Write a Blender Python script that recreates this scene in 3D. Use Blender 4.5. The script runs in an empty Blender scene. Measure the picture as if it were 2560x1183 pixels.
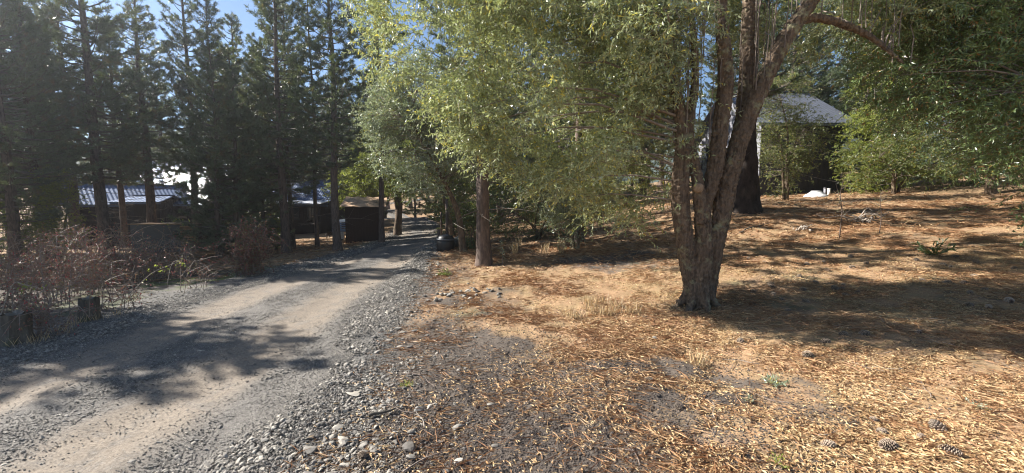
import bpy, math, numpy as np
from mathutils import Vector
R = math.radians
rng = np.random.default_rng(7)
SC = bpy.context.scene
COL = SC.collection
# ------------------------------------------------------------------ camera, sky, sun, exposure
FPX = 1052.0; CAMZ = 1.6
PITCH = math.atan(91.5/FPX)
cam_d = bpy.data.cameras.new('camera'); cam = bpy.data.objects.new('camera', cam_d); COL.objects.link(cam)
cam.location = (0, 0, CAMZ); cam.rotation_euler = (math.pi/2-PITCH, 0, 0)
cam_d.sensor_width = 36; cam_d.lens = 36*FPX/2560; cam_d.clip_start = .05; cam_d.clip_end = 2000
SC.camera = cam
SUN_EL = R(35); SUN_K = .28
h_ = np.array([-1, SUN_K]); h_ = h_/np.linalg.norm(h_)
SUN = np.array([h_[0]*math.cos(SUN_EL), h_[1]*math.cos(SUN_EL), math.sin(SUN_EL)])
w = bpy.data.worlds.new('World'); SC.world = w; w.use_nodes = True
nt = w.node_tree; nt.nodes.clear()
sky = nt.nodes.new('ShaderNodeTexSky'); sky.sky_type = 'NISHITA'; sky.sun_disc = False
sky.sun_elevation = SUN_EL; sky.sun_rotation = math.atan2(SUN[0], SUN[1])
sky.altitude = 900; sky.dust_density = .3; sky.ozone_density = 2.6
bg = nt.nodes.new('ShaderNodeBackground'); bg.inputs[1].default_value = .056
ow = nt.nodes.new('ShaderNodeOutputWorld')
nt.links.new(sky.outputs[0], bg.inputs[0]); nt.links.new(bg.outputs[0], ow.inputs[0])
sl = bpy.data.lights.new('sun', 'SUN'); sl.energy = 5; sl.angle = R(.55); sl.color = (1, .955, .89)
so = bpy.data.objects.new('sun', sl); COL.objects.link(so)
so.rotation_euler = Vector(SUN).to_track_quat('Z', 'Y').to_euler()
SC.view_settings.view_transform = 'Standard'; SC.view_settings.look = 'None'
SC.view_settings.exposure = 1.6; SC.view_settings.gamma = 1
SC.cycles.use_denoising = True; SC.cycles.denoising_prefilter = 'ACCURATE'; SC.cycles.denoising_input_passes = 'RGB_ALBEDO_NORMAL'; SC.cycles.filter_width = 1.1; SC.cycles.sample_clamp_indirect = 3
SC.cycles.max_bounces = 6; SC.cycles.diffuse_bounces = 3; SC.cycles.glossy_bounces = 2
SC.cycles.transmission_bounces = 3; SC.cycles.transparent_max_bounces = 6

# ------------------------------------------------------------------ helpers: view geometry and terrain
def ray(px, py):
    x = (px-1280)/FPX; u = (591.5-py)/FPX
    c, s = math.cos(PITCH), math.sin(PITCH)
    return np.array([x, c+u*s, u*c-s])
def P(px, py, Y):
    d = ray(px, py); return np.array([0, 0, CAMZ])+d*(Y/d[1])
def XatY(px, Y, py=500): return P(px, py, Y)[0]
def hsh(ix, iy, iz, seed):
    n = (ix*374761393+iy*668265263+iz*2147483647+seed*144665) & 0xffffffff
    n = ((n ^ (n >> 13))*1274126177) & 0xffffffff
    return ((n ^ (n >> 16)) & 0xffff)/65535.0
def vnoise(p, seed=0):
    p = np.asarray(p, float); i = np.floor(p).astype(np.int64); f = p-i; f = f*f*(3-2*f)
    r = 0
    for dx in (0, 1):
        for dy in (0, 1):
            for dz in (0, 1):
                r = r+hsh(i[:, 0]+dx, i[:, 1]+dy, i[:, 2]+dz, seed)*(f[:, 0] if dx else 1-f[:, 0])*(f[:, 1] if dy else 1-f[:, 1])*(f[:, 2] if dz else 1-f[:, 2])
    return r*2-1
def n2(x, y, s=1., seed=0):
    x = np.atleast_1d(x)*s; y = np.atleast_1d(y)*s
    return vnoise(np.stack([x, y, 0*x], 1), seed)
def fbm2(x, y, s=1., seed=0, o=3):
    r = 0; a = 1.
    for k in range(o): r = r+a*n2(x, y, s*2**k, seed+k); a *= .5
    return r
_RY = [-20, 0, 2.5, 4.2, 6.5, 9, 12, 17, 28, 37, 60, 100]
_XL = [-5.6, -5.4, -5.3, -5.2, -5.25, -5.1, -4.9, -4.9, -7.4, -9.7, -20, -45]
_XR = [-1.3, -1.5, -1.55, -1.6, -1.95, -2.2, -2.5, -3.0, -5.2, -7.9, -17, -41]
def XL(y): return np.interp(y, _RY, _XL)
def XR(y): return np.interp(y, _RY, _XR)
CT = [(-3.6, -4, 0), (-3.6, 3, 0), (-3.6, 7, 0), (-3.6, 12, 0), (-4, 17, -.02), (-6.3, 28, -.05), (-9, 38, 0), (-16, 55, .2),
      (0, -3, 0), (0, 2.5, 0), (0, 5, .02), (-.9, 8, .04), (-.75, 10.4, .02), (-1.6, 12, .16), (-1.6, 15, 0), (-2, 22, 0), (-3, 30, .1), (0, 45, .5),
      (2.65, 6, .09), (1.3, 4, .05), (2.5, 2.4, .1), (4.2, 3.6, .22), (3, 9, .3), (2.2, 13.5, .25), (2.5, 11.5, .36), (6, 10, .68), (7.7, 14, 1.35), (6.3, 18, 1.25), (9.4, 12, 1.15),
      (8.1, 7, .68), (13.9, 12, 1.4), (13.7, 19.5, 1.85), (12, 5, .9), (20, 10, 2.1), (30, 30, 4), (10, 30, 2.5), (25, 45, 4.5), (3, 20, .5), (30, 0, 2),
      (-6, 3, -.03), (-6, 8, -.06), (-6, 14, -.2), (-8.4, 18, -.42), (-7.5, 21, -.5), (-9, 9, -.3), (-14, 15, -.45), (-14, 8, -.4), (-15, 18, -.62), (-20, 24, -.8), (-14, 30, -.8), (-30, 30, -1), (-30, 10, -.8), (-12, 2, -.2), (-10, 45, -.3), (-30, 50, -.5)]
_C = np.array(CT)
def _k(d2): return .5*d2*np.log(d2+1e-9)
_n = len(_C); _A = np.zeros((_n+3, _n+3))
_d2 = ((_C[:, None, :2]-_C[None, :, :2])**2).sum(-1)
_A[:_n, :_n] = _k(_d2)+np.eye(_n)*.15; _A[:_n, _n] = 1; _A[:_n, _n+1:] = _C[:, :2]; _A[_n, :_n] = 1; _A[_n+1:, :_n] = _C[:, :2].T
_W = np.linalg.solve(_A, np.concatenate([_C[:, 2], [0, 0, 0]]))
def H(x, y):
    sc = np.isscalar(x); x = np.atleast_1d(np.asarray(x, float)); y = np.atleast_1d(np.asarray(y, float))
    out = np.empty(len(x))
    for a in range(0, len(x), 60000):
        X = np.clip(x[a:a+60000], -32, 32); Y = np.clip(y[a:a+60000], -4, 56)
        d2 = (X[:, None]-_C[None, :, 0])**2+(Y[:, None]-_C[None, :, 1])**2
        out[a:a+60000] = _k(d2)@_W[:_n]+_W[_n]+_W[_n+1]*X+_W[_n+2]*Y
    xl, xr = XL(y), XR(y)
    dr = np.maximum(np.maximum(xl-x, x-xr), 0); k = np.clip(dr/.8, 0, 1)
    out += k*(.035*fbm2(x, y, 1.1, 3)+.012*fbm2(x, y, 5, 9, 2)*(y < 25)+.012*np.clip(fbm2(x, y, 14, 19, 2), -.2, 1)*(y < 12))
    # shoulder of piled gravel on the right, worn tracks
    out += .045*np.exp(-((x-xr-.05)/.28)**2)*(y < 22)
    tr = np.exp(-((x-track(y, 0))/.32)**2)+np.exp(-((x-track(y, 1))/.34)**2)
    out += -.02*tr*(1-k)+.01*(1-k)*fbm2(x, y, 2.5, 5)
    # dug hollow with soil heap in the foreground
    out += -.10*np.exp(-((x-.9)/.28)**2-((y-4.05)/.09)**2)+.03*np.exp(-((x-1.0)/.5)**2-((y-3.8)/.12)**2)
    out += -.10*np.exp(-((x-1.75)/.13)**2-((y-4.2)/.12)**2)
    return float(out[0]) if sc else out
def track(y, k):
    c = XL(y)*.5+XR(y)*.5
    return c+(-.75 if k == 0 else .72)-.02*(y < 0)
def G(px, py):
    d = ray(px, py); ts = np.concatenate([np.arange(1.5, 15, .02), np.arange(15, 80, .1)])
    q = np.array([0, 0, CAMZ])+d[None]*ts[:, None]
    b = np.nonzero(q[:, 2] < H(q[:, 0], q[:, 1]))[0]
    i = b[0] if len(b) else -1
    return np.array([q[i, 0], q[i, 1], H(float(q[i, 0]), float(q[i, 1]))])

# ------------------------------------------------------------------ helpers: materials
def new_mat(name):
    m = bpy.data.materials.new(name); m.use_nodes = True
    nt = m.node_tree; bs = nt.nodes['Principled BSDF']; return m, nt, bs
def N(nt, t, **k):
    n = nt.nodes.new(t)
    for a, b in k.items():
        if a.startswith('i_'): n.inputs[int(a[2:])].default_value = b
        else: setattr(n, a, b)
    return n
def mixc(nt, fac, a, b, mode='MIX'):
    n = nt.nodes.new('ShaderNodeMix'); n.data_type = 'RGBA'; n.blend_type = mode
    for i, v in ((0, fac), (6, a), (7, b)):
        if isinstance(v, bpy.types.NodeSocket): nt.links.new(v, n.inputs[i])
        else: n.inputs[i].default_value = (v if i == 0 else tuple(v)+((1,) if len(v) == 3 else ()))
    return n.outputs[2]
def ramp(nt, src, a, b):
    n = nt.nodes.new('ShaderNodeMapRange'); n.inputs[1].default_value = a; n.inputs[2].default_value = b
    nt.links.new(src, n.inputs[0]); return n.outputs[0]
def noise(nt, scale, det=4, rough=.6, vec=None, dist=0.):
    n = N(nt, 'ShaderNodeTexNoise'); n.inputs['Scale'].default_value = scale; n.inputs['Detail'].default_value = det
    n.inputs['Roughness'].default_value = rough; n.inputs['Distortion'].default_value = dist
    if vec is not None: nt.links.new(vec, n.inputs[0])
    return n.outputs[0]
def coords(nt, scale=(1, 1, 1)):
    t = N(nt, 'ShaderNodeTexCoord'); m = N(nt, 'ShaderNodeMapping'); m.inputs[3].default_value = scale
    nt.links.new(t.outputs['Object'], m.inputs[0]); return m.outputs[0]
def bump(nt, bs, src, strength=.5, dist=.02):
    b = N(nt, 'ShaderNodeBump'); b.inputs[0].default_value = strength; b.inputs[1].default_value = dist
    nt.links.new(src, b.inputs[2]); nt.links.new(b.outputs[0], bs.inputs['Normal']); return b
def attr(nt, name='tint'):
    a = N(nt, 'ShaderNodeAttribute'); a.attribute_name = name; return a.outputs[0]
def simple(name, c, rough=.7, c2=None, scale=6, bumps=0., metal=0., stretch=(1, 1, 1), spec=.5, bd=.01):
    m, nt, bs = new_mat(name); v = coords(nt, stretch); n = noise(nt, scale, 5, .65, v)
    nt.links.new(mixc(nt, ramp(nt, n, .3, .7), c, c2 or tuple(x*.6 for x in c)), bs.inputs['Base Color'])
    bs.inputs['Roughness'].default_value = rough; bs.inputs['Metallic'].default_value = metal
    bs.inputs['Specular IOR Level'].default_value = spec
    if bumps: bump(nt, bs, n, bumps, bd)
    return m
def leaf_mat(name, ca, cb, rough=.4, trans=.3, spec=.5, tc=None):
    m, nt, bs = new_mat(name); a = attr(nt); s = N(nt, 'ShaderNodeSeparateColor'); nt.links.new(a, s.inputs[0])
    c = mixc(nt, s.outputs[0], ca, cb)
    c2 = mixc(nt, ramp(nt, s.outputs[1], .9, .93), c, tc or (.35, .28, .06))
    nt.links.new(c2, bs.inputs['Base Color']); bs.inputs['Roughness'].default_value = rough
    bs.inputs['Specular IOR Level'].default_value = spec
    tr = N(nt, 'ShaderNodeBsdfTranslucent'); g = mixc(nt, .4, c2, (.42, .48, .06)); nt.links.new(g, tr.inputs[0])
    mx = N(nt, 'ShaderNodeMixShader'); mx.inputs[0].default_value = trans
    nt.links.new(bs.outputs[0], mx.inputs[1]); nt.links.new(tr.outputs[0], mx.inputs[2])
    nt.links.new(mx.outputs[0], nt.nodes['Material Output'].inputs[0]); return m
def bark_mat(name, c1, c2, moss=None, sc=1., strength=.9):
    m, nt, bs = new_mat(name); v = coords(nt, (1, 1, .22)); n = noise(nt, 28*sc, 6, .7, v, .4)
    vo = N(nt, 'ShaderNodeTexVoronoi'); vo.inputs['Scale'].default_value = 22*sc; nt.links.new(v, vo.inputs[0])
    c = mixc(nt, ramp(nt, n, .32, .68), c1, c2)
    if moss:
        n3 = noise(nt, 5*sc, 5, .7, coords(nt)); c = mixc(nt, ramp(nt, n3, .56, .66), c, moss)
    nt.links.new(c, bs.inputs['Base Color']); bs.inputs['Roughness'].default_value = .9
    bs.inputs['Specular IOR Level'].default_value = .25
    ad = N(nt, 'ShaderNodeMath', operation='ADD'); nt.links.new(n, ad.inputs[0]); nt.links.new(vo.outputs[0], ad.inputs[1])
    bump(nt, bs, ad.outputs[0], strength, .03); return m
def tint_mat(name, cols, rough=.7, spec=.3, bumps=0., trans=0.):
    m, nt, bs = new_mat(name); a = attr(nt); s = N(nt, 'ShaderNodeSeparateColor'); nt.links.new(a, s.inputs[0])
    r = N(nt, 'ShaderNodeValToRGB'); nt.links.new(s.outputs[0], r.inputs[0])
    e = r.color_ramp.elements
    while len(e) < len(cols): e.new(.5)
    for i, c in enumerate(cols): e[i].position = i/(len(cols)-1); e[i].color = tuple(c)+(1,)
    nt.links.new(r.outputs[0], bs.inputs['Base Color']); bs.inputs['Roughness'].default_value = rough
    bs.inputs['Specular IOR Level'].default_value = spec
    if bumps: bump(nt, bs, noise(nt, 60, 4, .7, coords(nt)), bumps, .004)
    if trans:
        tr = N(nt, 'ShaderNodeBsdfTranslucent'); nt.links.new(r.outputs[0], tr.inputs[0])
        mx = N(nt, 'ShaderNodeMixShader'); mx.inputs[0].default_value = trans
        nt.links.new(bs.outputs[0], mx.inputs[1]); nt.links.new(tr.outputs[0], mx.inputs[2])
        nt.links.new(mx.outputs[0], nt.nodes['Material Output'].inputs[0])
    return m

# ------------------------------------------------------------------ helpers: meshes
class MB:
    def __init__(s): s.v = []; s.f = []; s.n = 0; s.t = []
    def add(s, V, F, tint=None):
        V = np.asarray(V, float).reshape(-1, 3); F = np.asarray(F, np.int64)
        s.v.append(V); s.f.append(F+s.n); s.n += len(V)
        s.t.append(np.zeros((len(V), 3)) if tint is None else np.asarray(tint, float).reshape(-1, 3))
    def box(s, lo, hi, rz=0., c=None):
        lo = np.array(lo, float); hi = np.array(hi, float)
        V = np.array([[x, y, z] for x in (lo[0], hi[0]) for y in (lo[1], hi[1]) for z in (lo[2], hi[2])])
        if rz:
            c = (lo+hi)/2 if c is None else np.array(c, float); a = V[:, :2]-c[:2]
            V[:, 0] = c[0]+a[:, 0]*math.cos(rz)-a[:, 1]*math.sin(rz); V[:, 1] = c[1]+a[:, 0]*math.sin(rz)+a[:, 1]*math.cos(rz)
        s.add(V, [[0, 1, 3, 2], [4, 6, 7, 5], [0, 4, 5, 1], [2, 3, 7, 6], [0, 2, 6, 4], [1, 5, 7, 3]])
    def tube(s, pts, rad, k=8, cap=True, jit=0., tint=None):
        pts = np.asarray(pts, float); n = len(pts); rad = np.broadcast_to(np.asarray(rad, float), (n,))
        T = np.gradient(pts, axis=0); T /= np.linalg.norm(T, axis=1)[:, None]+1e-12
        up = np.array([0, 0, 1.]) if abs(T[0, 2]) < .9 else np.array([1., 0, 0])
        A = np.cross(T, up); A /= np.linalg.norm(A, axis=1)[:, None]+1e-9; B = np.cross(T, A)
        a = np.arange(k)*2*math.pi/k
        ring = A[:, None]*np.cos(a)[None, :, None]+B[:, None]*np.sin(a)[None, :, None]
        rr = rad[:, None]*np.ones((n, k))
        if jit:
            q = (pts[:, None]+ring*.5).reshape(-1, 3)
            rr = rr*(1+jit*vnoise(q*np.array([9, 9, 3.5]), 5).reshape(n, k)+jit*.6*vnoise(q*np.array([25, 25, 8.]), 6).reshape(n, k))
        V = (pts[:, None]+ring*rr[..., None]).reshape(-1, 3)
        i = np.arange(n-1)[:, None]*k; j = np.arange(k)[None]; j2 = (j+1) % k
        F = np.stack([i+j, i+j2, i+k+j2, i+k+j], -1).reshape(-1, 4)
        s.add(V, F, None if tint is None else np.tile(tint, (len(V), 1)))
        if cap:
            for e, o in ((0, 0), (n-1, 1)):
                c = s.n; s.v.append(pts[e][None]); s.t.append(np.zeros((1, 3)) if tint is None else np.asarray(tint, float).reshape(1, 3)); s.n += 1
                b = c-len(V) if o == 0 else c-1-len(V)
                b0 = b+e*k
                tri = np.stack([b0+np.arange(k), b0+(np.arange(k)+1) % k, np.full(k, c)], 1)
                s.f.append(tri[:, ::-1] if o == 0 else tri)
    def build(s, name, mat, parent=None, smooth=False, tint=False):
        me = bpy.data.meshes.new(name)
        V = np.concatenate(s.v).astype(np.float32); me.vertices.add(len(V)); me.vertices.foreach_set('co', V.ravel())
        lv = np.concatenate([f.ravel() for f in s.f]).astype(np.int32)
        ln = np.concatenate([np.full(len(f), f.shape[1]) for f in s.f]).astype(np.int32)
        st = np.concatenate([[0], np.cumsum(ln)[:-1]]).astype(np.int32)
        me.loops.add(len(lv)); me.loops.foreach_set('vertex_index', lv)
        me.polygons.add(len(ln)); me.polygons.foreach_set('loop_start', st); me.polygons.foreach_set('loop_total', ln)
        me.polygons.foreach_set('use_smooth', np.full(len(ln), smooth))
        me.update(calc_edges=True)
        if tint:
            a = me.attributes.new('tint', 'FLOAT_COLOR', 'POINT')
            T = np.concatenate([np.concatenate(s.t), np.ones((len(V), 1))], 1).astype(np.float32); a.data.foreach_set('color', T.ravel())
        me.materials.append(mat)
        o = bpy.data.objects.new(name, me); COL.objects.link(o)
        if parent is not None: o.parent = parent
        return o
def tag(o, label, cat=None, group=None, kind=None):
    o['label'] = label
    if cat: o['category'] = cat
    if group: o['group'] = group
    if kind: o['kind'] = kind
    return o
def setting(o, label, kind='structure', cat=None):
    o['kind'] = kind; o['label'] = label; o['category'] = cat or o.name.split('.')[0].replace('_', ' '); return o
def thing(name, label, cat, loc, rz=0., group=None):
    o = bpy.data.objects.new(name, None); COL.objects.link(o); o.location = tuple(loc); o.rotation_euler = (0, 0, rz)
    o.empty_display_size = .2
    return tag(o, label, cat, group)
def copy_tree(o, parent=None):
    c = o.copy(); COL.objects.link(c)
    if parent is not None: c.parent = parent
    for ch in [q for q in o.children]: copy_tree(ch, c)
    return c
def unit(a): return a/(np.linalg.norm(a, axis=-1, keepdims=True)+1e-9)
def leaves(mb, pos, d, nr, L, W, tint=None, fold=.25):
    n = len(pos); d = unit(d); s = unit(np.cross(d, nr)); u = np.cross(s, d)
    L = np.broadcast_to(L, (n,))[:, None]; W = np.broadcast_to(W, (n,))[:, None]
    b = pos; t = pos+d*L-u*L*.08; m = pos+d*L*.45
    l = m+s*W*.5+u*W*fold; r = m-s*W*.5+u*W*fold
    V = np.stack([b, l, t, r], 1).reshape(-1, 3); i = np.arange(n)[:, None]*4
    F = np.concatenate([i+[0, 1, 2], i+[0, 2, 3]])
    if tint is None: tint = np.stack([rng.random(n), rng.random(n), rng.random(n)], 1)
    mb.add(V, F, np.repeat(tint, 4, axis=0))
def twigs(o, d, L, droop, nl, leafL, leafW, lb, tb=None, tr=.004, spread=.75, hang=.35, tfrac=1., nbias=None):
    """o,d,L arrays of twigs; fills leaf builder lb and twig builder tb"""
    n = len(o); d = unit(d); L = np.broadcast_to(L, (n,))
    t = (np.arange(nl)+.6)/nl
    t = t[None]+rng.uniform(-.3, .3, (n, nl))/nl
    l = (t*L[:, None])[..., None]
    pos = o[:, None]+d[:, None]*l; pos[..., 2] -= droop*(l[..., 0]**2)
    tan = np.repeat(d[:, None], nl, 1).copy(); tan[..., 2] -= 2*droop*l[..., 0]
    ld = unit(tan)*.7+rng.normal(0, spread, (n, nl, 3)); ld[..., 2] -= hang
    nr = rng.normal(0, 1, (n, nl, 3)); nr[..., 2] += .8
    if nbias is not None: nr += nbias
    tt = np.repeat(rng.random((n, 1)), nl, 1)*.45+rng.random((n, nl))*.55
    tint = np.stack([tt, rng.random((n, nl)), rng.random((n, nl))], -1).reshape(-1, 3)
    m = n*nl
    leaves(lb, pos.reshape(-1, 3), ld.reshape(-1, 3), nr.reshape(-1, 3), leafL*rng.uniform(.6, 1.2, m), leafW*rng.uniform(.7, 1.2, m), tint)
    if tb is not None:
        sel = rng.random(n) < tfrac; oo = o[sel]; dd = d[sel]; LL = L[sel]; n = len(oo)
        ts = np.array([0, .35, .7, 1.]); l = (ts[None]*LL[:, None])[..., None]
        p = oo[:, None]+dd[:, None]*l; p[..., 2] -= droop*l[..., 0]**2
        s = unit(np.cross(dd, [0, .1, 1.])); u = unit(np.cross(s, dd))
        rr = tr*np.array([1, .8, .55, .25])
        ring = np.stack([s, -s*.5+u*.87, -s*.5-u*.87], 1)
        V = p[:, :, None]+ring[:, None]*rr[None, :, None, None]
        V = V.reshape(-1, 3); b = (np.arange(n)*12)[:, None, None]; i = np.arange(3)[None, :, None]*3; j = np.arange(3)[None, None]; j2 = (j+1) % 3
        F = np.stack([b+i+j, b+i+j2, b+i+3+j2, b+i+3+j], -1).reshape(-1, 4); tb.add(V, F)
def in_ell(n, c, r, shell=.0):
    d = unit(rng.normal(0, 1, (n, 3))); q = (shell+(1-shell)*rng.random((n, 1)))**(1/3.)
    return np.array(c)+d*q*np.array(r)
def curve(pts, n):
    """Catmull-Rom through pts (m x k)"""
    p = np.asarray(pts, float); q = np.concatenate([[2*p[0]-p[1]], p, [2*p[-1]-p[-2]]]); out = []
    for s in np.linspace(0, len(p)-1-1e-6, n):
        i = int(s); t = s-i; a, b, c, d = q[i:i+4]
        out.append(.5*((2*b)+(c-a)*t+(2*a-5*b+4*c-d)*t*t+(3*b-a-3*c+d)*t**3))
    return np.array(out)

# ------------------------------------------------------------------ materials
M = {}
def ground_material():
    m, nt, bs = new_mat('forest_floor'); v = coords(nt)
    z = attr(nt); s = N(nt, 'ShaderNodeSeparateColor'); nt.links.new(z, s.inputs[0])
    n1 = noise(nt, 2.2, 6, .65, v); n2_ = noise(nt, 35, 5, .75, v); n3 = noise(nt, 140, 3, .7, v)
    vs = coords(nt, (1, 3.2, 1)); st = noise(nt, 55, 4, .75, vs, .9)
    lit = mixc(nt, ramp(nt, st, .35, .65), (.12, .066, .04), (.38, .25, .15))
    lit = mixc(nt, ramp(nt, n3, .5, .72), lit, (.50, .34, .17))
    lit = mixc(nt, ramp(nt, n1, .45, .75), lit, (.25, .19, .10))
    soil = mixc(nt, ramp(nt, n2_, .3, .7), (.055, .043, .035), (.135, .112, .092))
    grav = mixc(nt, ramp(nt, n3, .35, .68), (.06, .057, .053), (.20, .19, .175))
    def thr(ch, lo=.25, amp=.55):
        a = N(nt, 'ShaderNodeMath', operation='MULTIPLY_ADD'); nt.links.new(n2_, a.inputs[0]); a.inputs[1].default_value = amp*2; a.inputs[2].default_value = -amp
        b = N(nt, 'ShaderNodeMath', operation='ADD'); nt.links.new(a.outputs[0], b.inputs[0]); nt.links.new(ch, b.inputs[1])
        return ramp(nt, b.outputs[0], .25, .75)
    c = mixc(nt, thr(s.outputs[1]), lit, soil)
    c = mixc(nt, thr(s.outputs[0]), c, grav)
    c = mixc(nt, thr(s.outputs[2]), c, (.085, .105, .035))
    nt.links.new(c, bs.inputs['Base Color']); bs.inputs['Roughness'].default_value = .95; bs.inputs['Specular IOR Level'].default_value = .15
    ad = N(nt, 'ShaderNodeMath', operation='ADD'); nt.links.new(n2_, ad.inputs[0]); nt.links.new(n3, ad.inputs[1])
    bump(nt, bs, ad.outputs[0], .9, .025); return m
def road_material():
    m, nt, bs = new_mat('gravel_road'); v = coords(nt)
    z = attr(nt); s = N(nt, 'ShaderNodeSeparateColor'); nt.links.new(z, s.inputs[0])
    n1 = noise(nt, 6, 6, .7, coords(nt, (1, .35, 1))); n2_ = noise(nt, 45, 6, .85, v)
    vo = N(nt, 'ShaderNodeTexVoronoi'); vo.inputs['Scale'].default_value = 55; nt.links.new(v, vo.inputs[0])
    g = mixc(nt, ramp(nt, n2_, .36, .64), (.05, .046, .041), (.235, .215, .19))
    g = mixc(nt, ramp(nt, vo.outputs[0], .0, .25), mixc(nt, .45, g, (.28, .27, .25)), g)
    d = mixc(nt, ramp(nt, n2_, .36, .66), (.12, .098, .076), (.30, .25, .195))
    n5 = noise(nt, 3.2, 6, .75, v, .6); d = mixc(nt, ramp(nt, n5, .5, .68), d, g); d = mixc(nt, ramp(nt, vo.outputs[0], .0, .12), (.34, .32, .29), d); g = mixc(nt, ramp(nt, noise(nt, 160, 2, .6, v), .56, .66), g, (.05, .048, .045))
    a = N(nt, 'ShaderNodeMath', operation='MULTIPLY_ADD'); nt.links.new(n1, a.inputs[0]); a.inputs[1].default_value = .9; a.inputs[2].default_value = -.45
    b = N(nt, 'ShaderNodeMath', operation='ADD'); nt.links.new(a.outputs[0], b.inputs[0]); nt.links.new(s.outputs[0], b.inputs[1])
    nt.links.new(mixc(nt, ramp(nt, b.outputs[0], .15, .95), g, d), bs.inputs['Base Color'])
    bs.inputs['Roughness'].default_value = .92; bs.inputs['Specular IOR Level'].default_value = .2
    ad = N(nt, 'ShaderNodeMath', operation='ADD'); nt.links.new(n2_, ad.inputs[0]); nt.links.new(noise(nt, 18, 5, .7, v), ad.inputs[1]); bump(nt, bs, ad.outputs[0], 1., .045); return m
M['ground'] = ground_material(); M['road'] = road_material()
M['needle'] = leaf_mat('pine_needles', (.035, .058, .032), (.17, .21, .11), .38, .15, .7, (.17, .12, .055))
M['dead'] = simple('dead_twig', (.20, .17, .14), .9, (.10, .085, .07), 20)
M['pinebark'] = bark_mat('pine_bark', (.055, .042, .036), (.20, .145, .115), None, .7)
M['treebark'] = bark_mat('lichen_bark', (.038, .027, .019), (.21, .15, .102), (.24, .22, .13), 1.0, 1.)
for q_ in M['treebark'].node_tree.nodes:
    if q_.type == 'BUMP': q_.inputs[1].default_value = .06
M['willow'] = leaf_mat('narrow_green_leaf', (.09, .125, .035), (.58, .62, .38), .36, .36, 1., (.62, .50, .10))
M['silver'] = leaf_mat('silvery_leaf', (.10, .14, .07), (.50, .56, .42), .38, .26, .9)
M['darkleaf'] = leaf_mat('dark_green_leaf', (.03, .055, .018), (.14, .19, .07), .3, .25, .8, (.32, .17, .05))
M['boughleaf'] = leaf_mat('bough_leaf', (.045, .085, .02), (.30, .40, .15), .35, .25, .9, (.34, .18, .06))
M['yellowleaf'] = leaf_mat('yellow_green_leaf', (.13, .17, .03), (.32, .36, .08), .45, .42, .4)
M['shrubleaf'] = leaf_mat('olive_leaf', (.05, .075, .02), (.18, .22, .07), .4, .3, .5)
M['redleaf'] = tint_mat('rosehip_leaf', [(.07, .06, .04), (.14, .09, .06), (.24, .08, .07), (.22, .18, .08), (.14, .14, .06)], .5, .4, 0, .25)
M['cane'] = simple('bare_cane', (.30, .24, .19), .75, (.12, .085, .07), 12)
M['stone'] = tint_mat('grey_stone', [(.095, .084, .072), (.155, .14, .12), (.22, .20, .17), (.38, .34, .28), (.17, .158, .14)], .75, .35, .5)
M['litterleaf'] = tint_mat('dry_leaf', [(.10, .055, .028), (.27, .15, .07), (.44, .265, .125), (.52, .35, .18), (.62, .47, .25), (.38, .27, .16), (.52, .44, .29)], .6, .35, 0, .12)
M['litterneedle'] = tint_mat('dry_needle', [(.13, .058, .03), (.30, .155, .075), (.46, .275, .14), (.54, .40, .24)], .6, .35)
M['cone'] = tint_mat('pine_cone', [(.05, .035, .028), (.17, .12, .09), (.36, .29, .22)], .8, .2)
M['wood_dark'] = simple('dark_stained_boards', (.028, .018, .015), .8, (.014, .01, .009), 8, .5, 0, (6, 6, .3))
M['wood_brown'] = simple('brown_boards', (.045, .024, .017), .8, (.022, .012, .009), 8, .6, 0, (8, 8, .3))
M['wood_tan'] = simple('raw_pallet_wood', (.40, .24, .11), .8, (.22, .12, .055), 14, .3, 0, (1, 1, 6))
M['plastic_dark'] = simple('black_membrane', (.035, .04, .045), .5, (.022, .025, .028), 4)
M['roof_bright'] = simple('zinc_roof_painted_sheen', (.80, .82, .86), .35, (.65, .68, .74), 3, .1, .3)  # near-white base carries the sky and sun reflection as colour
M['roof_blue'] = simple('painted_blue_roof', (.09, .14, .26), .6, (.07, .11, .2), 3, .1, .2)
M['roof_grey'] = simple('grey_metal_roof', (.16, .17, .20), .5, (.11, .12, .14), 5, .1, .4)
M['roof_rust'] = simple('rusty_sheet_roof', (.52, .36, .22), .7, (.30, .17, .09), 7, .2)
M['lit_clad_pipe'] = simple('sunlit_wall_pipe_grey', (.24, .24, .26), .7, (.17, .17, .19), 8, .3, 0, (6, 6, .4))  # wall grey lightened for sunlight on the gable; plain grey on the pipe
M['clad_dark'] = simple('charcoal_cladding', (.045, .045, .05), .7, (.025, .025, .028), 8, .4, 0, (6, 6, .4))
M['white'] = simple('white_paint', (.72, .72, .70), .5, (.6, .6, .6), 5)
M['blue'] = simple('light_blue_paint', (.30, .42, .62), .4, (.24, .34, .55), 5)
M['stumpwood'] = bark_mat('weathered_stump', (.055, .048, .038), (.15, .13, .105), (.07, .08, .04), .8)
M['deadwood'] = simple('bleached_wood', (.40, .34, .28), .8, (.26, .22, .18), 12, .3)
m, nt_, bs_ = new_mat('window_glass'); bs_.inputs['Base Color'].default_value = (.03, .035, .04, 1); bs_.inputs['Roughness'].default_value = .06; M['glass'] = m
M['black'] = simple('black_plastic', (.02, .02, .022), .45, (.012, .012, .013), 6)

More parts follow.
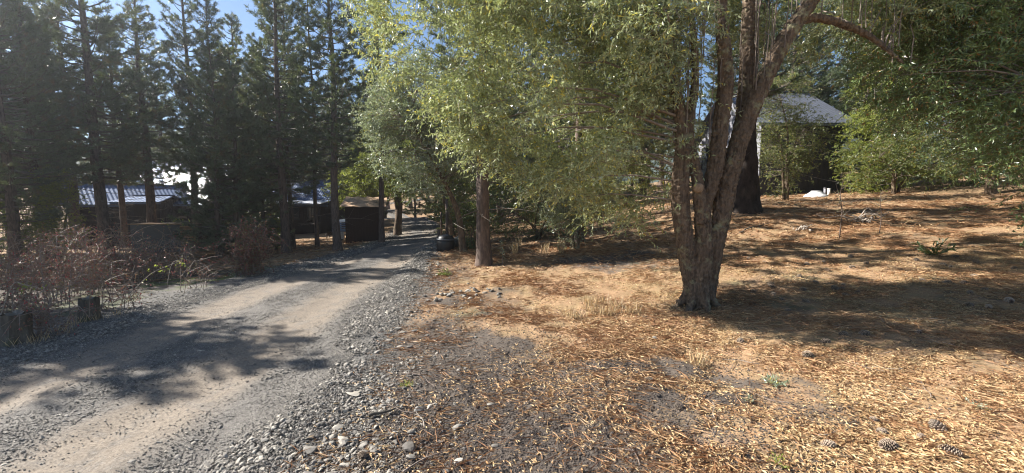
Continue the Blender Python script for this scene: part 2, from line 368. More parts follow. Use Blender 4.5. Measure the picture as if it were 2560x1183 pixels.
# ------------------------------------------------------------------ ground and road
def sp(a, b, c, n, k):
    """points from a to b, densest near c"""
    t = np.linspace(-1, 1, n); s = np.sinh(k*t)/np.sinh(k)
    return np.where(s < 0, c+s*(c-a), c+s*(b-c))
gx = sp(-260, 260, .3, 640, 6.2); gy = sp(-25, 480, 3.2, 620, 6.2)
GX, GY = np.meshgrid(gx, gy); fx, fy = GX.ravel(), GY.ravel()
fz = H(fx, fy)
far = np.clip((np.hypot(fx, fy)-90)/250, 0, 1); fz = fz+far**1.5*(6+4*fbm2(fx, fy, .012, 40))*(fy > 20)
xl, xr = XL(fy), XR(fy)
fz -= .03*((fx > xl-.1) & (fx < xr+.1))
nz = fbm2(fx, fy, .9, 21); nf = fbm2(fx, fy, 3.5, 31)
right = np.clip(1-(fx-xr)/np.interp(fy, [0, 4, 8, 14, 30], [1.1, .75, .75, .5, .6]), 0, 1)*(fx > xr-.5)
left = np.clip(1-(xl-fx)/np.interp(fy, [0, 4, 7, 14, 30], [.9, 1.2, 3.2, 2.2, .6]), 0, 1)*(fx < xl+.5)
grav = np.clip(right+left, 0, 1)*1.1+(fx > xl)*(fx < xr)
def blob(x0, y0, rx, ry): return np.exp(-((fx-x0)/rx)**2-((fy-y0)/ry)**2)
soil = 1.15*blob(.0, 2.7, 1.6, 1.0)+.5*blob(-.9, 4.6, .6, 1.4)+1.1*blob(2.2, 9.3, 1.0, .75)+.9*blob(-.6, 4.2, .9, .7)+.75*blob(-1.5, 8.3, .9, 2.2)+.9*blob(1.1, 3.75, .7, .28)+.75*blob(2.7, 5.9, .55, .4)+.8*blob(-.5, 3.4, .7, .6)+.5*blob(-.2, 5.6, .7, .5)
soil += .35*(nz > .35)*(fx > xr); soil += .25*nf
soil += .9*(fx < xl-1.1)*(fy < 11)*(fy > 2); moss0 = .45*(fx < xl-.9)*(fy < 11)*(fy > 3)*(nf > 0)
moss = moss0+.4*blob(-.6, 5.7, .5, .35)+.7*blob(-6.8, 9.3, 1.6, .7)*(nf > -.1)+.35*(fx > 2.5)*(fy > 4)*(fy < 9)*(nf > .35)+.5*blob(-6, 17, .6, 3)
zone = np.stack([grav, np.clip(soil, 0, 1.2), np.clip(moss, 0, 1)], 1)
mb = MB(); ny, nx = GX.shape; i = (np.arange(ny-1)[:, None]*nx+np.arange(nx-1)[None]).ravel()
mb.add(np.stack([fx, fy, fz], 1), np.stack([i, i+1, i+nx+1, i+nx], 1), zone)
g = mb.build('ground', M['ground'], None, True, True); setting(g, 'needle and leaf covered ground rising to the right')
ry_ = np.concatenate([np.arange(-6, 12, .05), np.arange(12, 60, .25)]); us = np.linspace(0, 1, 70)
RX = XL(ry_)[:, None]+(XR(ry_)-XL(ry_))[:, None]*us[None]+.08*fbm2(ry_, ry_*0, .8, 77)[:, None]*(us[None]*2-1); RY = np.repeat(ry_[:, None], 70, 1)
x, y = RX.ravel(), RY.ravel(); zz = H(x, y)+.012-.05*(np.abs(us*2-1)**14)[None].repeat(len(ry_), 0).ravel()
zz += .005*fbm2(x, y*.5, 7, 61)
tw = np.clip(np.exp(-((x-track(y, 0))/.42)**4)+np.exp(-((x-track(y, 1))/.45)**4), 0, 1)
mb = MB(); i = (np.arange(len(ry_)-1)[:, None]*70+np.arange(69)[None]).ravel()
mb.add(np.stack([x, y, zz], 1), np.stack([i, i+1, i+71, i+70], 1), np.stack([tw, tw*0, tw*0], 1))
setting(mb.build('road', M['road'], None, True, True), 'grey gravel road with two tan wheel tracks')
# far hills
mb = MB(); a = np.linspace(-1.3, 1.3, 120); rr = np.array([330, 380, 470, 600])
hh = np.stack([0*a-3, 22+8*fbm2(a, a*0, 5, 3), 62+22*fbm2(a, a*0, 4, 4), -5+0*a], 0)
V = np.stack([np.sin(a)[None]*rr[:, None], np.cos(a)[None]*rr[:, None], hh], -1).reshape(-1, 3)
i = (np.arange(3)[:, None]*120+np.arange(119)[None]).ravel(); mb.add(V, np.stack([i, i+1, i+121, i+120], 1))
setting(mb.build('hills', simple('wooded_hills', (.035, .055, .05), .95, (.06, .075, .055), .03), None, True), 'wooded hills far behind the trees')

# ------------------------------------------------------------------ scattered stones, leaves, needles
def ico():
    t = (1+5**.5)/2
    V = np.array([(-1, t, 0), (1, t, 0), (-1, -t, 0), (1, -t, 0), (0, -1, t), (0, 1, t), (0, -1, -t), (0, 1, -t), (t, 0, -1), (t, 0, 1), (-t, 0, -1), (-t, 0, 1)], float)
    F = np.array([(0, 11, 5), (0, 5, 1), (0, 1, 7), (0, 7, 10), (0, 10, 11), (1, 5, 9), (5, 11, 4), (11, 10, 2), (10, 7, 6), (7, 1, 8), (3, 9, 4), (3, 4, 2), (3, 2, 6), (3, 6, 8), (3, 8, 9), (4, 9, 5), (2, 4, 11), (6, 2, 10), (8, 6, 7), (9, 8, 1)])
    return unit(V), F
def subdiv(V, F):
    V = list(map(tuple, V)); c = {}; o = []
    def mid(a, b):
        k = (min(a, b), max(a, b))
        if k not in c: m = unit(np.array(V[a])+np.array(V[b])); V.append(tuple(m)); c[k] = len(V)-1
        return c[k]
    for a, b, d in F:
        ab, bd, da = mid(a, b), mid(b, d), mid(d, a); o += [(a, ab, da), (b, bd, ab), (d, da, bd), (ab, bd, da)]
    return np.array(V), np.array(o)
IV, IF = ico()
def rocks_mesh(mb, pos, size, flat=.5):
    n = len(pos); k = len(IV)
    V = IV[None]*(1+rng.uniform(-.28, .28, (n, k, 1)))
    sc = np.stack([rng.uniform(.8, 1.35, n), rng.uniform(.6, 1., n), rng.uniform(flat*.7, flat*1.3, n)], 1)
    V = V*sc[:, None]; a = rng.uniform(0, 6.283, n); c, s = np.cos(a)[:, None], np.sin(a)[:, None]
    X = V[..., 0]*c-V[..., 1]*s; Y = V[..., 0]*s+V[..., 1]*c
    t = rng.normal(0, .25, (n, 2)); Z = V[..., 2]+X*t[:, :1]+Y*t[:, 1:]
    V = np.stack([X, Y, Z], -1)*size[:, None, None]+pos[:, None]
    F = (IF[None]+(np.arange(n)*k)[:, None, None]).reshape(-1, 3)
    tt = np.repeat(np.stack([rng.random(n)**1.3, rng.random(n), rng.random(n)], 1), k, 0)
    mb.add(V.reshape(-1, 3), F, tt)
def ground_pts(x, y, up=0.): return np.stack([x, y, H(x, y)+up], 1)
n = 230000
y = 1.9+rng.random(n)**1.7*9; xr = XR(y); xl = XL(y); u = rng.random(n)
q = rng.random(n)
x = np.where(q < .26, xr+rng.normal(.08, .45, n), np.where(q < .4, (track(y, 0)+track(y, 1))/2+rng.normal(0, .22, n), np.where(q < .55, xl+rng.normal(-.1, .4, n), xl+(xr-xl)*u)))
keep = (fbm2(x, y, 1.6, 88) > -.55+.3*rng.random(n))
tw_ = np.exp(-((x-track(y, 0))/.42)**4)+np.exp(-((x-track(y, 1))/.45)**4); keep &= rng.random(n) > .93*tw_; keep &= ~((x > XL(y)+.35) & (x < XR(y)-.3) & (rng.random(n) < .72)); keep &= ~((x > XR(y)-.25) & (rng.random(n) < .35+.25*n2(x, y, 2.2, 90))); x, y = x[keep], y[keep]
sz = .0035+.013*rng.random(len(x))**5; sz *= np.where(np.abs(x-XR(y)) < .6, 1.35, 1.)
sz *= np.where((x > XL(y)+.4) & (x < XR(y)-.35), .75, 1)
onroad = (x > XL(y)+.05) & (x < XR(y)-.05)
mb = MB(); rocks_mesh(mb, ground_pts(x, y, .006)+np.array([0, 0, 1.])*(.011*onroad)[:, None], sz, .5)
n = 6000; y = 9+rng.random(n)*16; x = np.where(rng.random(n) < .5, XR(y)+rng.normal(0, .3, n), XL(y)+rng.normal(-.3, .5, n)); rocks_mesh(mb, ground_pts(x, y, .01), .012+.02*rng.random(n), .5)
setting(mb.build('gravel', M['stone'], None, False, True), 'loose grey gravel spread over the road and its edges', 'stuff')
n = 110000; y = 1.9+rng.random(n)**1.6*8; x = XL(y)-.3+(XR(y)-XL(y)+.7)*rng.random(n); mbf = MB()
k_ = rng.random(n) > .8*(np.exp(-((x-track(y, 0))/.42)**4)+np.exp(-((x-track(y, 1))/.45)**4)); x, y = x[k_], y[k_]; n = len(x)
rocks_mesh(mbf, ground_pts(x, y, .006)+np.array([0, 0, 1.])*(.008*((x > XL(y)+.05) & (x < XR(y)-.05)))[:, None], .0025+.0045*rng.random(n)**2, .6)
setting(mbf.build('grit', M['stone'], None, False, True), 'fine grit scattered over the whole road surface', 'stuff')
# soil crumbs
n = 60000; x = rng.normal(.1, 1.3, n); y = 2.1+np.abs(rng.normal(0, 1.3, n)); k = x > XR(y)+.1; x, y = x[k], y[k]
mb = MB(); rocks_mesh(mb, ground_pts(x, y, .001), .003+.006*rng.random(len(x))**2, .8)
setting(mb.build('soil_crumbs', simple('dark_soil', (.10, .08, .065), .95, (.06, .048, .04), 30), None, False, False), 'crumbs of dark soil on the bare earth', 'stuff')
def litter(n, ymin, ymax, pw, kind, L, W):
    y = ymin+rng.random(n)**pw*(ymax-ymin); x = XR(y)+.1+rng.random(n)*(1.3*y+1.2-XR(y))
    s = 1.05*np.exp(-((x-.0)/1.35)**2-((y-2.7)/.9)**2)+1.1*np.exp(-((x-2.2)/1.0)**2-((y-9.3)/.75)**2)+.9*np.exp(-((x+.6)/.7)**2-((y-4.2)/.6)**2)+.95*np.exp(-((x-1.1)/.6)**2-((y-3.75)/.22)**2)
    edge = np.clip((x-XR(y)-.1)/.9, .05, 1)
    dens = (1-.82*np.clip(s, 0, 1))*edge*np.clip(.5+.9*fbm2(x, y, 1.3, 55 if kind == 'leaf' else 66)+.5*fbm2(x, y, 5, 58), .03, 1)
    if kind == 'leaf': dens *= np.clip(.35+.4*(x-XR(y)-1.2), .22, 1)
    if kind == 'leaf': dens *= np.clip(1.15-(y-2)/7, .12, 1)
    else: dens *= np.clip(.7+(y-2)/5, .3, 1)
    k = rng.random(n) < dens; x, y = x[k], y[k]; n = len(x)
    p = ground_pts(x, y, .004)+np.array([0, 0, 1])*rng.random((n, 1))*.016
    a = rng.uniform(0, 6.283, n) if kind == 'leaf' else rng.normal(.3, .9, n)
    d = np.stack([np.cos(a), np.sin(a), rng.normal(0, .16, n)], 1)
    nr = np.stack([rng.normal(0, .45, n), rng.normal(0, .45, n), np.ones(n)], 1)
    mb = MB(); f = 1+.06*np.clip(y-4, 0, 8)
    t = np.stack([np.clip(rng.random(n)*.75+.25*(fbm2(x, y, 1.7, 12)*.5+.5), 0, 1), rng.random(n), rng.random(n)], 1)
    leaves(mb, p, d, nr, L*rng.uniform(.35, 1.5, n)*f, W*rng.uniform(.5, 1.5, n)*f, t, .2 if kind == 'leaf' else .05)
    return mb
setting(litter(360000, 1.9, 10, 1.3, 'leaf', .036, .0085).build('leaf_litter', M['litterleaf'], None, False, True), 'carpet of narrow tan and yellow fallen leaves', 'stuff')
setting(litter(300000, 1.9, 14, 1.25, 'needle', .12, .0028).build('needle_litter', M['litterneedle'], None, False, True), 'orange brown pine needles strewn over the slope', 'stuff')
def far_needles():
    n = 30000; x = rng.uniform(-14, 16, n); y = rng.uniform(9, 24, n); k = (x > XR(y)+.3) | (x < XL(y)-1.2); x, y = x[k], y[k]; n = len(x)
    p = ground_pts(x, y, .01); a = rng.uniform(0, 6.3, n); d = np.stack([np.cos(a), np.sin(a), rng.normal(0, .25, n)], 1)
    mb = MB(); leaves(mb, p, d, np.tile([0, 0, 1.], (n, 1)), .22, .02); return mb
setting(far_needles().build('distant_needles', M['litterneedle'], None, False, True), 'loose needle tufts on the ground under the farther trees', 'stuff')

# cobbles
cob_meshes = []
V1, F1 = subdiv(IV, IF)
V2, F2 = subdiv(*subdiv(IV, IF))
def cobble_mesh(seed):
    V = V1.copy(); r = 1+.25*vnoise(V*1.3+seed*7, seed)+.16*vnoise(V*3+seed, seed+3)
    V = V*r[:, None]
    for q in range(5):                       # shear flat facets
        nn = unit(np.random.default_rng(seed*10+q).normal(0, 1, 3)); d = V@nn; c = .78; V -= np.clip(d-c, 0, 9)[:, None]*nn*.85
    V = V*np.array([1.2, .85, .5])*.5
    mb = MB(); t = np.tile([[(seed*.37) % 1, .5, .5]], (len(V), 1)); mb.add(V, F1, t); return mb
cob_src = []
GC = 'loose stones along the right edge of the road'
def make_cob(k):
    o = cobble_mesh(k).build('cobble', M['stone'], None, False, True)
    return o
cobs = []
n = 520; cy = 2.0+rng.random(n)**1.35*7; cx = XR(cy)+np.abs(rng.normal(0, .45, n))-.05+np.clip(.25-(cy-2)*.05, 0, .3)
keepi = [i for i in range(n)][:255]
for j, i_ in enumerate(keepi):
    if j < 9: o = make_cob(j); cob_src.append(o)
    else: o = cob_src[j % 9].copy(); COL.objects.link(o)
    s = .02+.05*rng.random()**2.8
    if cy[i_] < 3.0 and rng.random() < .3: s += .02
    tag(o, 'loose grey cobble in the stony band along the right edge of the road', 'stone', GC)
    o.location = (cx[i_], cy[i_], H(float(cx[i_]), float(cy[i_]))+s*.12); o.scale = (s*1.2,)*3
    o.rotation_euler = (rng.normal(0, .25), rng.normal(0, .25), rng.uniform(0, 6.28))
def special_stone(px, py, s, label, k=3, rz=.4, flat=1.):
    p = G(px, py); o = cob_src[k].copy(); COL.objects.link(o); o.location = (p[0], p[1], p[2]+s*.12); o.scale = (s, s, s*flat); o.rotation_euler = (0, .1, rz)
    if 'group' in o: del o['group']
    tag(o, label, 'stone'); return o
special_stone(1638, 847, .07, 'small pale stone lying alone left of the big trunk shadow', 4)
special_stone(885, 990, .1, 'flat bluish slate lying at the edge of the cobbles', 2, 0, .35)
special_stone(1238, 1118, .05, 'pale pebble on the bare soil in the bottom middle', 6)
special_stone(1225, 1012, .06, 'flat light stone on bare soil above the bottom pebble', 7, 1., .5)
special_stone(1030, 1085, .06, 'tan stone on the bare soil right of the cobbles', 1, .8)
special_stone(150, 1045, .075, 'flat pale stone lying on the left wheel ridge of the road', 5, .2, .4)
special_stone(330, 1160, .05, 'dark sided stone alone in the tan wheel track', 8, 1.)
special_stone(505, 880, .07, 'flat grey stone in the shaded middle of the road', 2, .3, .4)
n = 46
for j in range(n):
    px_ = rng.uniform(1060, 1255); py_ = 735+rng.normal(0, 9)-(px_-1060)*.03; p = G(px_, py_); o = cob_src[j % 9].copy(); COL.objects.link(o); s = .04+.06*rng.random()
    o.location = (p[0], p[1], p[2]+s*.12); o.scale = (s,)*3; o.rotation_euler = (rng.normal(0, .4), rng.normal(0, .4), rng.uniform(0, 6.28))
    tag(o, 'stone in the small heap of grey rubble right of the road among needles', 'stone', 'small rubble heap right of the road')

# ------------------------------------------------------------------ pine cones
def cone_obj(seed, n=88, wd=1.):
    r = np.random.default_rng(seed); mb = MB()
    V = V2*np.array([.40, .40, .9]); V[:, 2] += 0; mb.add(V*.5, F2, np.tile([[.05, 0, 0]], (len(V), 1)))
    for k in range(n):
        t = (k+.5)/n; z = -.46+.93*t; rad = .27*math.sin(math.pi*min(1, (t*.9+.09)))**.7+.02; a = k*2.39996
        L = .20*wd*(1-.45*abs(t-.4)*2*.6)*r.uniform(.8, 1.15); e = np.array([math.cos(a), math.sin(a), 0]); s = np.array([-math.sin(a), math.cos(a), 0]); up = np.array([0, 0, 1.])
        b = e*rad*.7+up*z; o = unit(e+up*(.15+t*.9))
        p = [b-s*.035, b+s*.035, b+o*L+s*.075, b+o*(L*1.15)+up*.0, b+o*L-s*.075]
        nrm = unit(np.cross(s, o)); q = [v-nrm*.028 for v in p]
        tb_ = np.array([[.2, 0, 0]]*2+[[.95, 0, 0]]*3+[[.0, 0, 0]]*2+[[.6, 0, 0]]*3)
        mb.add(np.array(p+q), np.array([[0, 1, 2, 4], [5, 9, 7, 6], [0, 4, 9, 5], [1, 6, 7, 2]]), tb_)
        mb.add(np.array([p[2], p[3], p[4], q[2], q[3], q[4]]), np.array([[0, 1, 2], [3, 5, 4]]), np.array([[.95, 0, 0]]*6))
        mb.add(np.array([p[2], p[3], p[4], q[2], q[3], q[4]]), np.array([[0, 3, 4, 1], [1, 4, 5, 2]]), np.array([[1, 0, 0]]*6))
    return mb
cone_src = [cone_obj(1).build('pine_cone', M['cone'], None, False, True)]
cone_alt = [cone_src[0].data]
for sd, nn_, wd in ((2, 70, .75), (3, 96, 1.25)):
    t_ = cone_obj(sd, nn_, wd).build('pine_cone', M['cone'], None, False, True); cone_alt.append(t_.data); bpy.data.objects.remove(t_)
cone_list = [(2345, 1080, .155, 'largest open pine cone in the bottom right cluster, standing tilted'), (2372, 1138, .15, 'elongated pine cone lying lowest in the bottom right cluster'),
             (2222, 1122, .13, 'narrow pine cone lying in the middle of the bottom right cluster'), (2205, 1088, .12, 'pine cone upper left of the bottom right cluster'),
             (2305, 1100, .11, 'flattened pine cone directly left of the largest cone'), (2068, 1122, .11, 'dark pine cone left of the bottom right cluster'),
             (2185, 1055, .10, 'small dark pine cone at the top of the bottom right cluster'), (1697, 1022, .11, 'dark pine cone on leaf litter left of the foreground weed'),
             (2020, 895, .13, 'pine cone at the edge of the big crown shadow'), (1622, 955, .10, 'pine cone beside the dug hollow in the foreground'),
             (905, 1172, .10, 'dark pine cone among the cobbles at the bottom edge'), (905, 1145, .09, 'blackish pine cone just above the one at the bottom edge'),
             (1075, 822, .11, 'grey pine cone at the border of stones and litter'), (2425, 735, .14, 'large pale pine cone in shade far right')]
for j, (px, py, s, lab) in enumerate(cone_list):
    o = cone_src[0] if j == 0 else cone_src[0].copy()
    if j: COL.objects.link(o)
    o.data = cone_alt[j % 3]
    p = G(px, py); o.location = (p[0], p[1], p[2]+s*.1); s *= .68; o.scale = (s*1.05, s*1.05, s); o.rotation_euler = (R(rng.uniform(62, 95)), 0, rng.uniform(0, 6.28))
    tag(o, lab, 'pine cone', 'pine cones on the ground')
for j in range(44):
    px = rng.uniform(1850, 2540); py = rng.uniform(640, 760) if j < 36 else rng.uniform(760, 860)
    p = G(px, py); s = rng.uniform(.07, .11); o = cone_src[0].copy(); o.data = cone_alt[j % 3]; COL.objects.link(o)
    o.location = (p[0], p[1], p[2]+s*.12); o.scale = (s,)*3; o.rotation_euler = (R(rng.uniform(60, 110)), 0, rng.uniform(0, 6.28))
    tag(o, 'grey brown pine cone scattered on the needles right of the big trunk', 'pine cone', 'pine cones on the slope right of the trunk')

# ------------------------------------------------------------------ pines
def make_pine(seed, hgt, start, rad, tr, lean=(0, 0), dens=1.):
    global rng
    keep = rng; rng = np.random.default_rng(seed)
    tb = MB(); lb = MB(); db = MB()
    k = 26; z = np.linspace(-.25, hgt, k); wob = .05
    cx_ = lean[0]*z+wob*np.sin(z*.7+seed); cy_ = lean[1]*z+wob*np.cos(z*.6+seed*2)
    r = tr*(1-(z/hgt)*.9)**.85*(1+.45*np.exp(-np.clip(z, 0, 9)*4))
    r = np.maximum(r, .012); pts = np.stack([cx_, cy_, z], 1)
    def at(zz): return np.array([np.interp(zz, z, cx_), np.interp(zz, z, cy_), zz])
    tb.tube(curve(np.concatenate([pts, r[:, None]], 1), 90)[:, :3], curve(np.concatenate([pts, r[:, None]], 1), 90)[:, 3], 14, True, .10)
    # dead lower branches
    zz = 1.1
    while zz < start+1.5:
        for q in range(rng.integers(1, 4)):
            a = rng.uniform(0, 6.28); L = rng.uniform(.4, 1.5)*rad/2; d = np.array([math.cos(a), math.sin(a), rng.uniform(-.1, .35)])
            b = at(zz); pp = np.stack([b+d*L*t+np.array([0, 0, -.12*t*t*L])+rng.normal(0, .02, 3)*(t > 0) for t in np.linspace(0, 1, 6)])
            db.tube(pp, np.linspace(.016, .004, 6), 4, False)
            for s_ in range(4):
                c = pp[rng.integers(2, 6)]; e = d+rng.normal(0, .7, 3); l2 = L*.35
                db.tube(np.stack([c, c+e*l2*.5, c+e*l2+rng.normal(0, .03, 3)]), [.006, .004, .002], 3, False)
        zz += rng.uniform(.22, .42)
    zz = start; O = []; D = []
    while zz < hgt-.1:
        t = (zz-start)/(hgt-start); Lm = rad*(1-t)**.62*(.6+.4*min(1, t*5)); nb = rng.integers(3, 6); a0 = rng.uniform(0, 6.28)
        for q in range(nb):
            if rng.random() < .1: continue
            a = a0+q*6.283/nb+rng.normal(0, .3); L = Lm*rng.uniform(.6, 1.15)+.15; rise = .05+.75*t+rng.normal(0, .1)
            d = unit(np.array([math.cos(a), math.sin(a), rise])); b = at(zz)
            ts = np.linspace(0, 1, 6); pp = b+d*L*ts[:, None]; pp[:, 2] += .10*L*(ts**2)-.12*L*np.sin(ts*3.14)
            db.tube(pp, np.linspace(.02+.008*L, .005, 6), 4, False)
            ns = int(max(3, L*7.4*dens))
            for s_ in range(ns):
                u = rng.uniform(.28, 1.03); c = b+d*L*u; c[2] = np.interp(u, ts, pp[:, 2])
                side = np.cross(d, [0, 0, 1])*(1 if s_ % 2 else -1)
                e = unit(d*.8+side*rng.uniform(.3, 1.1)+np.array([0, 0, rng.uniform(-.1, .5)])); l2 = rng.uniform(.18, .5)*(1.15-u*.5)*min(1, L)
                if rng.random() < .5: db.tube(np.stack([c, c+e*l2]), [.006, .003], 3, False)
                for v in (1., .55):
                    if v < 1 and rng.random() < .45: continue
                    O.append(c+e*l2*v); D.append(unit(e+np.array([0, 0, .35])))
        zz += rng.uniform(.19, .34)
    O = np.array(O); D = np.array(D); n = len(O); nn = 22
    dd = np.repeat(D[:, None], nn, 1)*.75+rng.normal(0, .62, (n, nn, 3)); dd[..., 2] += .12
    tt = np.repeat(rng.random((n, 1)), nn, 1)*.6+rng.random((n, nn))*.4
    tint = np.stack([tt, np.repeat(rng.random((n, 1)), nn, 1), tt], -1).reshape(-1, 3)
    oo = np.repeat(O[:, None], nn, 1)-np.repeat(D[:, None], nn, 1)*rng.uniform(0, .12, (n, nn, 1))
    leaves(lb, oo.reshape(-1, 3), dd.reshape(-1, 3), rng.normal(0, 1, (n*nn, 3)), (.155*rng.uniform(.7, 1.2, n*nn)), .02, tint, .1)
    root = thing('pine_tree', 'pine', 'tree', (0, 0, 0))
    tb.build('trunk', M['pinebark'], root, True); db.build('branches', M['dead'], root); lb.build('crown', M['needle'], root, False, True)
    rng = keep; return root
pine_src = {}
PV = {'a': (11, 11.5, 3.1, 2.3, .21, (-.008, 0), 1.), 'b': (12, 12.5, 3.7, 1.9, .17, (0, 0), 1.), 'c': (13, 12, 3.4, 1.5, .10, (0, 0), .9),
      'd': (14, 12.8, 3.0, 2.35, .19, (.006, 0), 1.15), 'e': (15, 11.8, 2.2, 2.9, .2, (0, 0), 1.2), 'f': (16, 4.2, .25, 1.25, .07, (0, 0), 1.9)}
def pine(var, X, Y, label, rz=None, s=1., group=None, tilt=(0, 0)):
    if var not in pine_src: pine_src[var] = o = make_pine(*PV[var])
    else:
        o = copy_tree(pine_src[var])
        if 'group' in o: del o['group']
    o.location = (X, Y, H(float(X), float(Y))); o.rotation_euler = (tilt[0], tilt[1], rng.uniform(0, 6.28) if rz is None else rz); o.scale = (s, s, s)
    tag(o, label, 'tree', group); return o
def pine_px(var, px, py, label, **k):
    p = G(px, py); return pine(var, p[0], p[1], label, **k)
PG = 'pines in the row left of the road'
pine_px('a', 195, 622, 'tall pine with grey trunk just left of the thickest left trunk', group=PG)
pine_px('d', 268, 642, 'thick leaning pine trunk rising behind the bramble thicket', group=PG, tilt=(0, R(-1.5)))
pine_px('b', 312, 618, 'pine right of the thick leaning trunk, before the black store', s=.85, group=PG)
pine_px('a', 386, 622, 'pine with dark trunk in front of the black sided wood store', group=PG)
pine_px('b', 497, 620, 'pine at the right end of the pallet wood store', s=1., group=PG)
pine_px('d', 714, 633, 'straight dark pine trunk just right of the red berried shrub', s=.82, group=PG)
pine_px('c', 731, 622, 'slim pine trunk touching the straight dark one from behind', group=PG)
pine_px('c', 795, 616, 'thin pine trunk standing alone on the sunlit needle patch', group=PG, s=.92)
pine_px('b', 845, 626, 'dark pine trunk just left of the small brown shed', s=.82, group=PG)
pine_px('c', 957, 606, 'slim sunlit edged pine at the right corner of the brown shed', group=PG, s=1.1)
pine_px('e', 40, 640, 'leftmost pine in the picture, behind the brambles', group=PG)
pine_px('b', 112, 632, 'second pine from the left edge, dark trunk behind brambles', group=PG)
pine_px('c', 555, 620, 'slender pine behind the dark green young conifers', s=1., group=PG)
pine_px('b', 610, 606, 'pine standing between the young conifers and the far cabin', s=1., group=PG)
pine('e', XatY(25, 11.3), 11.3, 'low branched dark pine filling the left edge above the brambles', s=.68)
pine('a', XatY(95, 13.4), 13.4, 'low branched pine behind the yellow green bush at left', s=.72)
# young conifers
YG = 'young bushy conifers left of the road'
PV['g'] = (17, 8.2, .4, 1.75, .1, (0, 0), 1.25)
for px, Y, s, lab in ((545, 14.6, .9, 'medium dense conifer with foliage to the ground beside the pallet store'), (592, 15.2, .9, 'medium dense conifer behind the red berried shrub'), (655, 16.6, .85, 'medium dense conifer hiding the left end of the long cabin')):
    pine('g', XatY(px, Y), Y, lab, s=s, group='medium conifers left of the road')
for px, py, s, lab in ((548, 622, .8, 'young bushy conifer right beside the pallet wood store'), (560, 632, .75, 'young dark conifer left of the red berried shrub'), (610, 620, .9, 'young bushy conifer behind the red berried shrub'), (660, 615, .85, 'young conifer nearest the straight dark pine trunk')):
    pine_px('f', px, py, lab, s=s, group=YG)
# background stand
BG_ = 'background pines behind the cabins'
for X, Y, v, s in [(-26, 30, 'd', 1.1), (-33, 30, 'e', 1.15), (-22, 30, 'a', 1.05), (-28, 34, 'e', 1.2), (-23, 35, 'd', 1.2), (-19, 37, 'e', 1.15), (-18.5, 29, 'b', 1.05), (-15, 38, 'e', 1.25), (-12, 36, 'd', 1.1),
                   (-26, 42, 'e', 1.3), (-20, 45, 'd', 1.3), (-14, 46, 'e', 1.3), (-36, 38, 'd', 1.3), (-40, 30, 'e', 1.2), (-13.2, 23, 'a', 1.1), (-24, 17.5, 'e', .9), (-9.5, 28.5, 'e', 1.), (-17, 33, 'e', 1.2), (-34, 24, 'e', 1.2), (-38, 44, 'e', 1.5), (-32, 50, 'd', 1.5), (-31, 19, 'a', 1.1), (-10.5, 33, 'b', 1.1)]:
    pine(v, X, Y, 'dark pine in the dense stand behind the left cabins', s=s*.86, group=BG_)
MG = 'background pines beyond the end of the road'
for X, Y, v, s in [(-8, 48, 'e', 1.2), (-3, 44, 'd', 1.2), (-1.5, 36, 'e', 1.1), (2.5, 40, 'd', 1.2), (-6.5, 58, 'e', 1.4), (-11, 55, 'd', 1.4), (3, 52, 'e', 1.3), (8, 44, 'd', 1.2), (-3.5, 27, 'e', .9), (-.8, 24, 'd', .9), (3.5, 31, 'e', 1.), (-17, 56, 'e', 1.4), (-24, 58, 'd', 1.5), (-15.5, 64, 'e', 1.5), (-20, 68, 'd', 1.5)]:
    pine(v, X, Y, 'dark pine closing the view beyond the end of the road', s=s, group=MG)
HG = 'background pines around and behind the grey house'
for X, Y, s in [(18.6, 22.5, 1.1), (20.5, 24, 1.2), (18.5, 27, 1.2)]: pine('g', X, Y, 'low branched pine right beside the grey house', s=s, group='low pines beside the grey house')
for X, Y, v, s in [(20, 30, 'e', 1.1), (25, 27, 'd', 1.2), (17, 34, 'd', 1.15), (12, 34, 'e', 1.0), (30, 24, 'e', 1.2), (29, 33, 'd', 1.3), (22, 19, 'd', 1.0), (26, 16, 'e', 1.0), (18, 14.5, 'e', .9), (22, 11, 'e', .95), (28, 10, 'd', 1.1), (16.5, 25.5, 'e', 1.), (8, 26, 'e', 1.), (5, 24, 'd', .9), (9.5, 30, 'e', 1.1), (33, 18, 'e', 1.3), (22, 38, 'e', 1.2), (34, 28, 'd', 1.3), (19.5, 23.5, 'b', .95)]:
    pine(v, X, Y, 'pine standing around and behind the grey house on the slope', s=s, group=HG)
LG = 'low branched pines closing the gaps beyond the road bank'
for X, Y, s in [(-3.9, 26, 1.), (-2.3, 31, 1.1), (-5.2, 36, 1.2), (-10.8, 31, 1.1), (-12.5, 36, 1.2), (.4, 28, 1.1), (2.4, 24, .9), (4.6, 27.5, 1.1), (6.6, 23.5, .9), (-1., 34, 1.2), (3, 33, 1.2), (-7.6, 42, 1.3), (-8.8, 38, 1.)]:
    pine('g', X, Y, 'low branched pine in the shaded growth beyond the road bank', s=s, group=LG)
# pines right of the road
pine(*('b',), *G(1212, 664)[:2], 'reddish sunlit pine trunk in the middle, right of the road', s=1.)
pine('b', XatY(1448, 13.6), 13.6, 'black shaded pine trunk behind the round silvery shrub')
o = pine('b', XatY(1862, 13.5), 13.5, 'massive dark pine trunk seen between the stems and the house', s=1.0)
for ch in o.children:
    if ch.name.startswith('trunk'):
        ch.scale = (2.1, 2.1, 1); ch.data = ch.data.copy(); ch.data.materials[0] = bark_mat('dark_pine_bark', (.02, .016, .014), (.075, .058, .048), None, .6)
